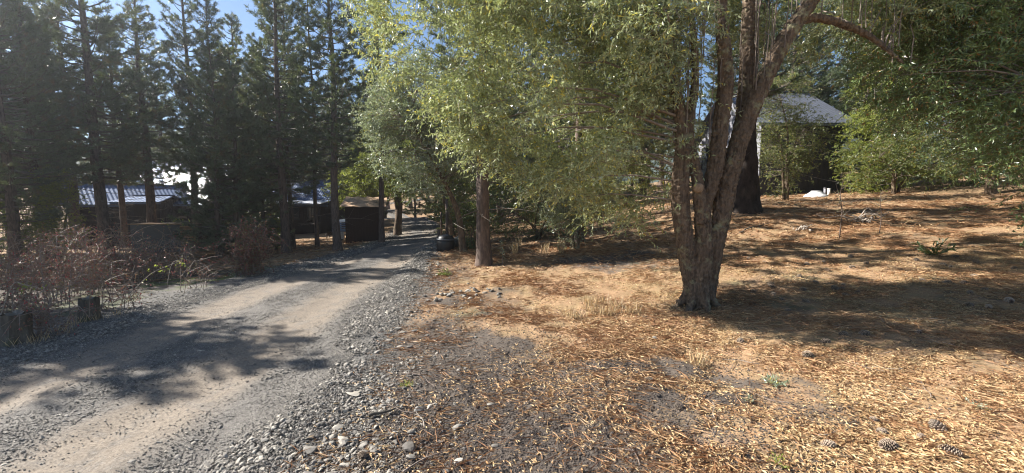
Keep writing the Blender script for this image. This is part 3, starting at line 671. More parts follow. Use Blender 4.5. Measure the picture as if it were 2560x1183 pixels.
# off-frame pines whose shadow crosses the road
OG = 'pines beyond the left edge of the picture'
for X, Y, v, s in [(-8.9, 5.9, 'b', .43), (-11.2, 6.4, 'd', .52), (-14, 7.2, 'e', .68), (-17.5, 8.1, 'd', .8), (-10.4, 6.9, 'b', .5), (-12.6, 6.1, 'b', .6), (-17, 13, 'e', .95), (-20.5, 14.9, 'd', .95), (-24.5, 17.6, 'e', 1.1)]:
    pine(v, X, Y, 'pine just outside the left edge shading the road', s=s, group=OG)

# ------------------------------------------------------------------ broadleaf trees and shrubs
def clump_crown(ells, nclump, ntw, cr, TL, nl, lL, lW, lb, tb, droop=.6, hang=.35, keepf=None, tfrac=.6, flat=.8, thr=None, ns=1.3):
    tot = sum(e[1][0]*e[1][1]*e[1][2] for e in ells); cs = []
    for c, r in ells:
        n = max(1, int(nclump*r[0]*r[1]*r[2]/tot)); cs.append(in_ell(n, c, r, .25))
    cs = np.concatenate(cs)
    if thr is not None: cs = cs[vnoise(cs*ns, 91) > thr]
    if keepf is not None: cs = cs[keepf(cs)]
    n = len(cs); o = cs[:, None]+rng.normal(0, cr, (n, ntw, 3))*np.array([1, 1, flat]); o = o.reshape(-1, 3)
    if keepf is not None: o = o[keepf(o)]
    d = rng.normal(0, 1, (len(o), 3)); d[:, 2] = d[:, 2]*.4-.1
    twigs(o, d, TL*rng.uniform(.6, 1.3, len(o)), droop, nl, lL, lW, lb, tb, .0035, .6, hang, tfrac)
    return cs
def limbs_to(tb, nodes, targets, r0=.03, every=1):
    nodes = np.asarray(nodes)
    for c in targets[::every]:
        d = np.linalg.norm(nodes-c, axis=1)+np.clip(nodes[:, 2]-c[2], 0, 9)*.8; b = nodes[d.argmin()]; m = (b+c)/2+rng.normal(0, .08, 3)+np.array([0, 0, .12*np.linalg.norm(c-b)])
        q = curve(np.stack([b, m, c]), 6); L = np.linalg.norm(c-b); tb.tube(q, np.linspace(min(r0, .006+.006*L), .003, 6), 5, False)
# --- the big multi-stemmed tree
BT = G(1745, 768); TY = BT[1]
root = thing('broadleaf_tree', 'large multi-stemmed tree with drooping narrow leaves in the sunlit foreground', 'tree', BT)
def rel(a): return np.asarray(a)-BT
stems = [
    [(1737, 790, 0, .17), (1734, 740, 0, .15), (1720, 650, 0, .155), (1704, 540, -.05, .15), (1700, 450, -.08, .145), (1706, 360, -.1, .12), (1696, 260, -.1, .10), (1650, 120, -.2, .07), (1580, -30, -.3, .04)],
    [(1748, 792, -.05, .18), (1750, 720, -.05, .16), (1760, 620, -.06, .145), (1758, 520, -.06, .13), (1788, 420, -.05, .135), (1803, 300, 0, .135), (1815, 200, 0, .125), (1805, 70, 0, .105), (1795, -80, .1, .08), (1770, -300, .1, .04)],
    [(1758, 790, .05, .165), (1765, 740, .03, .155), (1786, 620, 0, .155), (1806, 520, 0, .16), (1832, 410, 0, .145), (1872, 290, 0, .14), (1915, 190, 0, .135), (1968, 90, 0, .13), (2030, 0, 0, .115), (2130, -150, .1, .08), (2240, -330, .2, .04)],
    [(1752, 560, -.12, .09), (1746, 470, -.14, .10), (1735, 400, -.1, .08), (1722, 320, -.1, .075), (1738, 200, -.05, .065), (1730, 60, 0, .05), (1700, -120, 0, .03)],
    [(1775, 600, .2, .14), (1820, 430, .25, .12), (1855, 300, .3, .12), (1868, 150, .35, .11), (1872, 0, .4, .10), (1880, -200, .5, .06)],
    [(1968, 60, .1, .06), (2040, 45, .1, .07), (2110, 62, .1, .06), (2180, 95, .1, .045), (2260, 160, 0, .02)],
]
tb = MB(); nodes = []
for s_ in stems:
    q = np.array([list(P(a, b, TY+dy))+[r*.77] for a, b, dy, r in s_]); q[:, :3] -= BT; c = curve(q, 60)
    tb.tube(c[:, :3], c[:, 3], 20, True, .10); nodes.append(c[:, :3])
# root flare
for a in np.linspace(0, 6.28, 8)[:-1]:
    e = np.array([math.cos(a+.3), math.sin(a+.3), 0]); L = rng.uniform(.3, .42); q = np.stack([e*.1+[0, 0, .32], e*.2+[0, 0, .1], e*L+[0, 0, -.05]]); tb.tube(curve(q, 8), np.linspace(.08, .03, 8), 10)
nodes = np.concatenate(nodes)
tr_o = tb.build('trunk', M['treebark'], root, True)
rm = tr_o.modifiers.new('remesh', 'REMESH'); rm.mode = 'VOXEL'; rm.voxel_size = .013; rm.use_smooth_shade = True
tx = bpy.data.textures.new('bark_relief', 'CLOUDS'); tx.noise_scale = .035; tx.noise_depth = 3
dp = tr_o.modifiers.new('relief', 'DISPLACE'); dp.texture = tx; dp.strength = .05; dp.mid_level = .5; dp.texture_coords = 'LOCAL'
kb = MB(); c = P(1745, 472, TY-.2)-BT; kb.tube(np.stack([c+[0, .06, 0], c+[0, -.02, .01], c+[-.005, -.05, .012]]), [.06, .068, .05], 14, True, .08); kb.build('knot', simple('cut_knot_wood', (.36, .25, .15), .8, (.2, .13, .08), 30, .4), root, True)
def lit_ok(p, base):
    """sun-side gaps in a crown: which leaves would shade the open litter in front of the tree"""
    q = p+base; t = (q[:, 2]-.1)/SUN[2]; gx_ = q[:, 0]-SUN[0]*t; gy_ = q[:, 1]-SUN[1]*t
    bad = (gx_ < 1.7+.55*np.clip(gy_-4.2, -2, 1)) & (gy_ < 9.6) & (gy_ > 1)
    bad |= (gy_ < 4.9-1.5*(gx_-2.65)) & (gx_ < 4.3)
    bad |= (q[:, 0] > 2.55) & (q[:, 0] < 4.3) & (q[:, 2] < 6.0) & (q[:, 1] < 6.9)
    return ~bad
lb = MB(); tw = MB()
E = [((-.5, 6.3, 4.2), (1.75, 1.3, 1.9)), ((.7, 6.1, 3.2), (1.6, 1.4, 1.65)), ((1.75, 6.3, 2.55), (1.0, 1.0, 1.35)), ((-.1, 6.2, 2.7), (1.1, .9, .75)), ((1.6, 6.0, 5.4), (3.2, 2.3, 2.0)), ((4.7, 6.6, 5.4), (2.2, 1.8, 1.5)), ((1.0, 4.7, 3.9), (1.2, .8, 1.1)), ((1.45, 6.9, 1.95), (.8, .6, .75)), ((.7, 6.6, 2.0), (.7, .6, .55))]
E = [((c[0]-BT[0], c[1]-BT[1], c[2]-BT[2]), r) for c, r in E]
cs = clump_crown(E, 1900, 17, .105, .34, 17, .064, .019, lb, tw, .6, .3, lambda p: lit_ok(p, BT) | (rng.random(len(p)) < .03), .4, 1.1, .02, 2.3)
limbs_to(tw, nodes, cs, .04, 8)
# long bare hanging shoots
for k in range(120):
    b = nodes[rng.integers(len(nodes))]
    if b[2] < 2.2 or b[2] > 6: continue
    a = rng.uniform(0, 6.28); o_ = b+np.array([math.cos(a), math.sin(a), 0])*.12; q = np.stack([o_+np.array([rng.normal(0, .03)*t, rng.normal(0, .03)*t, rng.uniform(.5, 1.6)*t]) for t in (0, .3, .6, 1)]); tw.tube(q, np.linspace(.009, .004, 4), 4, False)
lb.build('crown', M['willow'], root, False, True); tw.build('branches', M['cane'], root, True)
print('main leaves', lb.n//4)

def leafy(name, label, cat, X, Y, stem_r, ells, nclump, ntw, cr, TL, nl, lL, lW, mat, stems=1, droop=.4, hang=.2, barkmat='treebark', group=None, thr=-.12, z0=None, ns=1.9, tfrac=.4, every=2):
    base = np.array([X, Y, H(float(X), float(Y)) if z0 is None else z0]); root = thing(name, label, cat, base, 0, group)
    tb = MB(); lb = MB(); tw = MB(); nodes = []
    top = max(e[0][2]+e[1][2]*.5 for e in ells); cc = np.mean([e[0] for e in ells], 0)
    for s_ in range(stems):
        e = np.array(ells[s_ % len(ells)][0]); tp = e+rng.normal(0, .15, 3); tp[2] = top*.75 if stems == 1 else e[2]+.2
        b = rng.normal(0, .05*(stems > 1), 3)*[1, 1, 0]; q = np.stack([b-[0, 0, .15], b+tp*[.12, .12, .3]+rng.normal(0, .06, 3), b+tp*[.4, .4, .65]+rng.normal(0, .08, 3), tp]); c = curve(q, 24)
        tb.tube(c, stem_r*np.linspace(1.1, .25, 24), 10, True, .12); nodes.append(c)
    cs = clump_crown(ells, nclump, ntw, cr, TL, nl, lL, lW, lb, tw, droop, hang, None, tfrac, .9, thr, ns)
    limbs_to(tw, np.concatenate(nodes), cs, stem_r*.4, every)
    tb.build('trunk', M[barkmat], root, True); tw.build('branches', M['cane'], root, True); lb.build('crown', M[mat], root, False, True)
    return root
# silver-green trees right of the road, behind the main tree
def zpx(py, Y): return P(1280, py, Y)[2]
X = XatY(1105, 13.2); leafy('broadleaf_tree', 'silvery leafy tree with slim crooked trunk overhanging the road, left of the reddish trunk', 'tree', -1.35, 11.7, .1,
      [((-1.4, -.6, 2.9), (.9, .9, 1.0)), ((-.8, -.3, 4.1), (1.3, 1.1, 1.2)), ((-.95, -.8, 1.95), (.65, .6, .5)), ((-.1, -.2, 3.0), (.9, .9, 1.1)), ((-1.8, -.3, 3.9), (.8, .8, 1.0))], 620, 15, .13, .25, 12, .058, .024, 'silver', 1)
leafy('broadleaf_tree', 'dense leafy tree behind, leaning over the far road', 'tree', XatY(1130, 19), 19, .14, [((-1.6, 0, 3.2), (1.8, 1.5, 1.4)), ((0, 0, 4.6), (2.2, 1.8, 2)), ((.8, 0, 2.6), (1.4, 1.3, 1.2))], 330, 13, .22, .35, 10, .10, .04, 'shrubleaf')
leafy('broadleaf_tree', 'pale green lit tree behind the brown shed roof', 'tree', XatY(935, 27), 27, .12, [((-1, 0, 2.6), (2.0, 1.5, 1.3)), ((.3, 0, 3.6), (1.6, 1.5, 1.6))], 260, 12, .25, .35, 10, .12, .05, 'yellowleaf')
leafy('broadleaf_tree', 'dark forked tree on the left verge past the shed', 'tree', XatY(990, 23.5), 23.5, .22, [((.2, 0, 3.2), (1.5, 1.4, 1.1)), ((.6, 0, 4.6), (2., 1.6, 1.5)), ((-1, 0, 4.4), (1.2, 1.2, 1.2))], 300, 12, .22, .35, 10, .10, .04, 'shrubleaf', 2)
sh = (XatY(1450, 11.3), 11.3)
leafy('shrub', 'round silvery green shrub lit by the sun before a black trunk', 'shrub', sh[0]-.1, sh[1], .04, [((-.35, 0, .85), (.62, .6, .5)), ((.1, .1, 1.35), (.85, .7, .65)), ((.4, 0, 1.9), (.7, .6, .6)), ((.9, .2, 1.3), (.5, .5, .5)), ((0, -.1, .5), (.5, .5, .35))], 420, 15, .11, .2, 10, .05, .021, 'silver', 4)
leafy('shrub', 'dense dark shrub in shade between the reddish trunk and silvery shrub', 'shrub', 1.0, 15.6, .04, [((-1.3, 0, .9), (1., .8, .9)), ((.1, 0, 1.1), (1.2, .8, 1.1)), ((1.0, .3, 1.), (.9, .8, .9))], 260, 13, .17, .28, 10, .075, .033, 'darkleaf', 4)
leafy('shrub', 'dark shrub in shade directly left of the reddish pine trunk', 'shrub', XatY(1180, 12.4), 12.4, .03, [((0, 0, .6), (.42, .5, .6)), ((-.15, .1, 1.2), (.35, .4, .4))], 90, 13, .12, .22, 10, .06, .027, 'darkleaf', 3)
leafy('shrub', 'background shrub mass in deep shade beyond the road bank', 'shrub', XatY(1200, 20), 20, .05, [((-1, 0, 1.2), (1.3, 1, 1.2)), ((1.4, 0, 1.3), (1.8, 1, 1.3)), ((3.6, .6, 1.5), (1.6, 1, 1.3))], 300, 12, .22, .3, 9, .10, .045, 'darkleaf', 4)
leafy('broadleaf_tree', 'leafy tree filling the gap above the silvery shrub', 'tree', XatY(1500, 17), 17, .12, [((-1., 0, 3.2), (1.8, 1.3, 1.3)), ((.8, 0, 2.9), (1.5, 1.2, 1.3)), ((.2, 0, 4.8), (2.2, 1.6, 1.5))], 300, 12, .2, .32, 10, .085, .035, 'shrubleaf')
# right side: shrubs by the house
leafy('shrub', 'open twiggy shrub standing against the charcoal house wall', 'shrub', XatY(1965, 16.2), 16.2, .05, [((-.2, 0, 1.3), (.9, .7, 1.2)), ((.4, 0, 2.3), (1.1, .7, .9)), ((-.5, 0, 2.9), (.8, .6, .9)), ((-.3, 0, 3.9), (1.2, .7, .8))], 260, 11, .17, .32, 10, .07, .025, 'shrubleaf', 6, .3, .1, 'treebark', None, -.2, None, 1.3, 1., 1)
leafy('shrub', 'bright yellow green conifer like shrub at the right house corner', 'shrub', XatY(2170, 18.5), 18.5, .08, [((-.1, 0, .9), (1.2, 1, 1.1)), ((.9, 0, .8), (1.2, 1, .9)), ((.3, 0, 2.6), (1.3, 1, 1.2)), ((1.6, .5, 2.2), (1.3, 1, 1.3)), ((.4, .4, 4.3), (1.1, 1, 1.1))], 330, 13, .2, .28, 12, .085, .03, 'yellowleaf', 3)
leafy('broadleaf_tree', 'lit olive green tree behind the roof of the grey house', 'tree', XatY(2080, 31), 31, .2, [((-1, 0, 5.), (3, 2, 2.4)), ((1.5, 0, 7.5), (3, 2.2, 2.4)), ((3.6, 0, 4.5), (2.5, 2, 2.4))], 330, 12, .35, .5, 10, .15, .06, 'yellowleaf')
# near tree on the right edge
leafy('broadleaf_tree', 'dark spreading tree whose leafy boughs hang over the right edge', 'tree', 10.1, 7.4, .16,
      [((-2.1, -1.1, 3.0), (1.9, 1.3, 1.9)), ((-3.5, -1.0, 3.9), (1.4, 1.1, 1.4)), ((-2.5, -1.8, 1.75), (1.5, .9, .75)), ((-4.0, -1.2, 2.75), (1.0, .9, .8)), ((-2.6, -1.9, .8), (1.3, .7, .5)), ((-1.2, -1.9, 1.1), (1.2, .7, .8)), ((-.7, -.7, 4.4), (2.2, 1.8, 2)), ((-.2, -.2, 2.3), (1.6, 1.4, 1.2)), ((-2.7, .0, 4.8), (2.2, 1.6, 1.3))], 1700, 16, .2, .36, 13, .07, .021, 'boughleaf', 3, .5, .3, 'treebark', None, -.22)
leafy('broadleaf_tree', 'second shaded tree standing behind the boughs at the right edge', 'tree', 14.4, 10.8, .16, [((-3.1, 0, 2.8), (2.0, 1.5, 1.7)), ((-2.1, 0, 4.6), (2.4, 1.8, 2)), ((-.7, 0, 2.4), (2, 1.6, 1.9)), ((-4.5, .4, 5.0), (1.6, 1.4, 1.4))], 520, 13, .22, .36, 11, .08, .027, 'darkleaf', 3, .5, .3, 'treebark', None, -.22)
leafy('broadleaf_tree', 'shaded leafy tree low on the slope behind the right edge boughs', 'tree', 16.5, 14.5, .14, [((-1.2, 0, 1.9), (2.2, 1.5, 1.5)), ((-.2, 0, 3.8), (2.4, 1.8, 1.8)), ((1.6, 0, 2.6), (2.2, 1.6, 1.8))], 380, 13, .24, .36, 10, .09, .032, 'shrubleaf', 3)
leafy('shrub', 'broad green shrub behind the dark sapling right of the house', 'shrub', 15.6, 17.2, .06, [((-.6, 0, 1.3), (1.8, 1.2, 1.2)), ((1.2, 0, 1.8), (1.8, 1.2, 1.5)), ((3, .3, 1.6), (1.8, 1.2, 1.4))], 300, 13, .2, .3, 10, .09, .032, 'shrubleaf', 4)
# left side bushes
leafy('shrub', 'yellow green sunlit bush left of the leftmost grey trunks', 'shrub', XatY(140, 13.2), 13.2, .05, [((0, 0, 1.5), (.62, .6, .9)), ((-.1, 0, 2.4), (.5, .5, .7)), ((.25, 0, 2.0), (.35, .4, .6))], 110, 13, .13, .22, 10, .06, .026, 'yellowleaf', 3)
leafy('shrub', 'grey green bush at the left picture edge behind brambles', 'shrub', XatY(50, 11.8), 11.8, .05, [((-.2, 0, 1.2), (1.0, .8, .9)), ((.5, .2, 1.0), (.8, .7, .8)), ((-1, 0, 1.6), (.8, .8, .8))], 170, 13, .16, .25, 10, .07, .025, 'shrubleaf', 4)
leafy('shrub', 'low yellow leaved bush left of the straight dark pine trunk', 'shrub', XatY(685, 17), 17, .03, [((0, 0, .8), (.35, .35, .6)), ((-.2, 0, 1.3), (.3, .3, .4))], 40, 12, .1, .2, 9, .07, .03, 'yellowleaf', 3)

# ------------------------------------------------------------------ rosehip brambles
def bramble(label, X, Y, rx, ry, hgt, n, group, leafn=6, rl=.038, name='rosehip_shrub'):
    base = np.array([X, Y, H(float(X), float(Y))]); root = thing(name, label, 'shrub', base, 0, group)
    cb = MB(); lb = MB(); hb = MB(); O = []; D = []; HP = []
    for k in range(int(n*.66)):
        b = np.array([rng.normal(0, rx*.5), rng.normal(0, ry*.5), 0.]); b[2] = H(float(X+b[0]), float(Y+b[1]))-base[2]-.03
        a = rng.uniform(0, 6.28); L = hgt*(rng.uniform(.5, 1.1) if k % 3 else rng.uniform(.2, .45)); out = rng.uniform(.15, .8)*L
        e = np.array([math.cos(a), math.sin(a), 0]); q = np.stack([b, b+e*out*.2+[0, 0, L*.55], b+e*out*.6+[0, 0, L*.95], b+e*out*1.15+[0, 0, L*rng.uniform(.6, 1.)]]); c = curve(q, 9)
        cb.tube(c, np.linspace(.007, .0025, 9), 4, False)
        for j in range(12):
            i_ = rng.integers(1, 9); s_ = c[i_]; dd = unit(rng.normal(0, 1, 3)+[0, 0, .5]); l2 = rng.uniform(.12, .35)
            cb.tube(np.stack([s_, s_+dd*l2*.5, s_+dd*l2+[0, 0, -.03]]), [.004, .003, .0015], 3, False)
            if i_ > 1: O.append(s_); D.append(dd); HP.append(s_+dd*l2)
    O = np.array(O); D = np.array(D)
    if leafn: twigs(O, D, .3, .3, leafn, rl, rl*.42, lb, None, .002, .8, .2)
    root_c = cb.build('canes', M['cane'], root); 
    if leafn: lb.build('foliage', M['redleaf'], root, False, True)
    HP = np.array(HP)[rng.random(len(HP)) < .3]; k = len(IV); V = IV[None]*np.array([.008, .008, .012])+HP[:, None]
    hb.add(V.reshape(-1, 3), (IF[None]+(np.arange(len(HP))*k)[:, None, None]).reshape(-1, 3)); hb.build('rosehips', M['hip'], root, True)
    return root
M['hip'] = simple('red_rosehip', (.42, .05, .05), .35, (.28, .03, .04), 10)
BG2 = 'rosehip brambles in the thicket at the left edge'
for px, Y, rx, ry, hg, n, lab in [(-40, 5.6, .6, .5, 1.15, 34, 'reddest rosehip bramble at the very left edge above the first stump'), (60, 7.0, .8, .6, 1.25, 46, 'tall tangled bramble behind the left stump'), (170, 7.8, .8, .6, 1.2, 46, 'bramble between the two weathered stumps'),
                                  (250, 8.8, .8, .6, 1.2, 44, 'dense bramble behind the right stump'), (330, 9.4, .8, .6, 1.1, 42, 'red leaved bramble before the leaning pine trunk'), (400, 9.6, .6, .5, .95, 30, 'bramble with yellow leaves at the right part of the thicket'), (120, 10.2, 1.2, .7, 1.4, 44, 'back row bramble under the yellow green bush')]:
    X = XatY(px, Y); bramble(lab, X, Y, rx, ry, hg, n, BG2)
bramble('open bramble with pale arching canes at the right end of the thicket', XatY(455, 7.6), 7.6, .3, .3, .8, 12, BG2, 3)
s_ = G(625, 688); bramble('red berried rose shrub standing alone on the left verge', s_[0], s_[1], .18, .18, 1.15, 60, None, 11, .06)
s_ = G(500, 640)
# arching pale canes
def cane(label, pts, Y, r=.009):
    q = np.array([P(a, b, Y+dy) for a, b, dy in pts]); b = q[0].copy(); q[0][2] = H(float(q[0][0]), float(q[0][1])); base = q[0].copy()
    root = thing('bramble_cane', label, 'cane', base); mb = MB(); c = curve(q-base, 24); mb.tube(c, np.linspace(r, r*.35, 24), 6, True); mb.build('stem', M['deadwood'], root, True)
    lb = MB(); O = c[12::2]; twigs(O, rng.normal(0, 1, (len(O), 3)), .12, .2, 3, .05, .028, lb, None); lb.build('foliage', M['yellowleaf'], root, False, True)
cane('long cane arching from the thicket toward the black store', [(250, 650, 0), (330, 590, .0), (400, 560, 0), (440, 556, 0), (480, 553, 0)], 9.2, .004)
cane('bleached hooked cane at the right end of the brambles', [(415, 690, 0), (430, 660, 0), (455, 652, 0), (470, 668, 0)], 8.2, .005)
cane('pale straight cane leaning over the left verge', [(310, 770, 0), (345, 715, 0), (385, 680, 0), (445, 655, 0)], 6.6, .006)
cane('white bent branch lying across the bramble near the left stump', [(-20, 745, 0), (30, 715, 0), (60, 712, 0), (105, 722, 0)], 5.3, .007)
# stumps
def stump(px, py, wpx, hpx, label):
    p = G(px, py); sc = p[1]/FPX; r = wpx*sc/2; h = hpx*sc; root = thing('tree_stump', label, 'stump', p)
    mb = MB(); z = np.linspace(-.08, h, 14); rr = r*(1+.25*np.exp(-np.clip(z, 0, 9)*14)); mb.tube(np.stack([z*.03, 0*z, z], 1), rr, 26, False, .32); mb.build('trunk', M['stumpwood'], root, True)
    cb = MB(); a = np.arange(26)*6.283/26; V = np.stack([r*.96*np.cos(a)+h*.03, r*.96*np.sin(a), h-.012+.035*np.sin(a*3+1)], 1); V = np.concatenate([V, [[h*.03, 0, h+.0]]]); cb.add(V, np.stack([np.arange(26), (np.arange(26)+1) % 26, np.full(26, 26)], 1)); cb.build('cut_face', simple('cut_wood', (.17, .15, .12), .85, (.10, .09, .07), 18, .4), root)
stump(45, 858, 46, 78, 'wide weathered stump nearest the left edge'); stump(224, 800, 34, 56, 'grey stump half hidden in the brambles'); 

# ------------------------------------------------------------------ buildings
def prism(mb, x0, x1, ys, zs, t=.0):
    """extruded polygon profile (ys, zs) between x0 and x1"""
    n = len(ys); V = np.array([[x, y, z] for x in (x0, x1) for y, z in zip(ys, zs)])
    for i in range(n): j = (i+1) % n; mb.add(V[[i, j, n+j, n+i]], [[0, 1, 2, 3]])
    mb.add(V[:n][::-1], [list(range(n))]); mb.add(V[n:], [list(range(n))])
def gable(name, label, cat, loc, rz, W, D, hw, hr, wall, roof, over=.3, windows=(), doors=(), axis='x', wallf=None):
    """walls W (x) by D (y); ridge along x; front is -y"""
    root = thing(name, label, cat, loc, rz)
    mb = MB(); prism(mb, -W/2, W/2, [-D/2, D/2, D/2, 0, -D/2], [-.5, -.5, hw, hr, hw]); mb.build('wall', M[wall], root)
    bb = MB()
    for k in range(int(W/.22)): x = -W/2+.11+k*.22; bb.box((x-.012, -D/2-.018, .02), (x+.012, -D/2-.001, hw-.02)); bb.box((x-.012, D/2+.001, .02), (x+.012, D/2+.018, hw-.02))
    for k in range(int(D/.22)):
        y = -D/2+.11+k*.22; zt = hw+(hr-hw)*(1-abs(y)/(D/2))-.05
        bb.box((-W/2-.018, y-.012, .02), (-W/2-.001, y+.012, zt)); bb.box((W/2+.001, y-.012, .02), (W/2+.018, y+.012, zt))
    bb.build('batten', M[wall], root)
    sl_ = (hr-hw)/(D/2); x0, x1 = -W/2-over, W/2+over; rb = MB()
    for sgn in (-1, 1):
        ns = int((x1-x0)/.09); xs = np.linspace(x0, x1, ns+1); zc = .02*(np.arange(ns+1) % 2)
        yo = sgn*(D/2+over); zo = hw-sl_*over+.04; V = []
        for x, c in zip(xs, zc): V += [[x, yo, zo+c], [x, 0, hr+.05+c]]
        V = np.array(V); i = np.arange(ns)*2; F = np.stack([i, i+2, i+3, i+1], 1); rb.add(V, F); rb.add(V-[0, 0, .03], F[:, ::-1])
        rb.box((x0, min(yo, yo-sgn*.02), zo-.12), (x1, max(yo, yo-sgn*.02), zo-.032))
    rb.build('roof', M[roof], root)
    rc = MB(); rc.box((x0, -.12, hr+.045), (x1, .12, hr+.09)); rc.build('ridge_cap', M[roof], root)
    for side, a, b, z0, z1 in windows:
        fr = MB(); gl = MB(); t = .05
        def bx(mbb, u0, u1, w0, w1, d0, d1):
            if side == 'front': mbb.box((u0, -D/2-d1, w0), (u1, -D/2-d0, w1))
            elif side == 'left': mbb.box((-W/2-d1, u0, w0), (-W/2-d0, u1, w1))
            else: mbb.box((W/2+d0, u0, w0), (W/2+d1, u1, w1))
        for q in ((a, b, z0, z0+t), (a, b, z1-t, z1), (a, a+t, z0+t, z1-t), (b-t, b, z0+t, z1-t), ((a+b)/2-.02, (a+b)/2+.02, z0+t, z1-t)): bx(fr, *q, .02, .06)
        wn = fr.build('window', M['black'], root); bx(gl, a+t, b-t, z0+t, z1-t, .021, .03); gl.build('pane', M['glass'], wn)
    for side, a, b, z1, mt in doors:
        dm = MB()
        if side == 'front': dm.box((a, -D/2-.05, 0), (b, -D/2-.02, z1))
        else: dm.box((-W/2-.05, a, 0), (-W/2-.02, b, z1))
        dm.build('door', M[mt], root)
    return root
# grey house on the slope
hz_ = 1.65
hs = gable('house', 'charcoal clad house with grey metal roof on the right slope', 'house', (13.65, 23.4, hz_), R(0), 3.8, 6.6, 3.7, 5.7, 'clad_dark', 'roof_grey', .45,
           windows=(('left', .8, 2.8, 1.0, 3.1), ('front', -1.2, -.4, 1.0, 2.2)))
gb = MB(); prism(gb, -1.96, -1.925, [-3.3, 3.3, 3.3, 0, -3.3], [0, 0, 3.68, 5.66, 3.68]); gb.build('sunlit_gable_tone', M['lit_clad_pipe'], hs)  # sunlight on the gable face put into this lighter skin's colour
for ch in hs.children:
    if ch.name.startswith('window') and ch.bound_box[0][0] < -1.9 and ch.bound_box[0][1] > .5: ch.location = (-.04, 0, 0)
# cabins at left
def cab(px, Y): return XatY(px, Y)
c1 = gable('cabin', 'dark cabin with blue roof behind the leaning pine trunk', 'cabin', (cab(300, 24), 24.5, -.85), R(52), 4.6, 3.6, 2.35, 3.3, 'wood_dark', 'roof_blue', .35, windows=(('front', -1.2, -.4, 1., 1.8),))
c2 = gable('cabin', 'dark cabin with bright white reflecting metal roof', 'cabin', (cab(462, 27), 28, -.85), R(-6), 5.4, 4.6, 2.4, 4.9, 'wood_brown', 'roof_bright', .35, doors=(('front', -2.2, -1.5, 2.0, 'wood_tan'),))
pp_ = MB(); pp_.tube([(-1.42, -2.26, .3), (-1.42, -2.26, 2.3)], .05, 8); pp_.build('drain_pipe', M['white'], c2)
c2b = gable('cabin', 'low dark annex cabin with pale roof between the two left cabins', 'cabin', (cab(352, 23.5), 24, -.85), R(12), 2.2, 2.4, 2.35, 2.65, 'wood_dark', 'roof_blue', .2)
c3 = gable('cabin', 'long dark cabin with blue roof behind the thin pine trunks', 'cabin', (cab(752, 31), 32.5, -.85), R(-4), 4.6, 4.4, 2.35, 3.9, 'wood_brown', 'roof_blue', .4, windows=(('front', -.4, .4, 1., 1.9), ('front', 1.0, 1.6, 1.0, 1.9)), doors=(('front', -2.0, -1.3, 2.0, 'wood_brown'),))
vr = MB(); vr.add(np.array([[-2.7, -3.6, 2.2], [2.7, -3.6, 2.2], [2.7, -2.25, 2.4], [-2.7, -2.25, 2.4], [-2.7, -3.6, 2.16], [2.7, -3.6, 2.16], [2.7, -2.25, 2.36], [-2.7, -2.25, 2.36]]), [[0, 1, 2, 3], [7, 6, 5, 4], [0, 4, 5, 1], [1, 5, 6, 2], [3, 7, 4, 0]]); vr.build('porch_roof', M['roof_bright'], c3)
for x in (-2.5, 0, 2.5): q = MB(); q.box((x-.05, -3.5, -.4), (x+.05, -3.4, 2.17)); q.build('porch_post', M['wood_dark'], c3)
# black sided wood store with pallet end
def wood_store():
    a = G(320, 629); b = G(443, 631); Y = 17.6; X0 = XatY(320, Y); X1 = XatY(445, Y); X2 = XatY(485, Y+.1); z = H(float(X1), Y)-.03; hh = 1.18
    root = thing('wood_store', 'low black sided store with a pallet wood end', 'store', ((X0+X1)/2, Y, z)); w = (X1-X0)/2
    mb = MB(); mb.box((-w, 0, 0), (w, .9, hh)); mb.build('body', M['plastic_dark'], root)
    mb = MB(); mb.box((-w-.05, -.06, hh+.002), (w+(X2-X1)+.05, .95, hh+.03)); mb.build('top_board', M['wood_tan'], root)
    wp = X2-X1; sb = MB()
    for k in range(10): sb.box((w+.01, -.02, .05+k*.112), (w+wp*.92, .005, .05+k*.112+.075))
    sb.build('pallet', M['wood_tan'], root)
    st = MB()
    for k in (0, .5, 1): x = w+.03+k*(wp*.85-.04); st.box((x, .007, 0), (x+.06, .1, hh-.01))
    st.box((w+.02, .11, .0), (w+wp*.9, .8, hh-.03)); st.build('stringer', simple('old_wood', (.10, .06, .035), .9), root)
    q = MB(); q.box((w+wp*.95, .0, 0), (w+wp*1.05, .03, .75)); q.build('leaning_board', M['wood_tan'], root)
wood_store()
# small brown shed with thin sheet roof
def shed():
    Y = 20.6; X0, X1 = XatY(864, Y), XatY(950, Y); z = H(float((X0+X1)/2), Y)-.05; root = thing('shed', 'small brown board shed with thin rusty sheet roof', 'shed', ((X0+X1)/2, Y, z), R(15)); w = (X1-X0)/2; hh = zpx(517, Y)-z
    mb = MB(); V = []
    prism(mb, -w, w, [0, 1.9, 1.9, 0], [0, 0, hh+.3, hh]); mb.build('wall', M['wood_brown'], root)
    bb = MB()
    for k in range(12): x = -w+.02+k*(2*w-.06)/11; bb.box((x, -.016, .02), (x+.02, -.001, hh-.05))
    bb.build('batten', M['wood_brown'], root)
    n = 14; V = []
    for i in range(n+1):
        x = -w-.18+(2*w+.42)*i/n; s_ = .025*math.sin(i*1.9)+.012*rng.normal()
        V += [[x, -.3, hh+.03-.04*i/n+s_*.4], [x, 2.3, hh+.5-.03*i/n+s_]]
    V = np.array(V); i = np.arange(n)*2; F = np.stack([i, i+2, i+3, i+1], 1); rb = MB(); rb.add(V, F); rb.add(V-[0, 0, .02], F[:, ::-1]); rb.build('roof', M['roof_rust'], root, True)
shed()
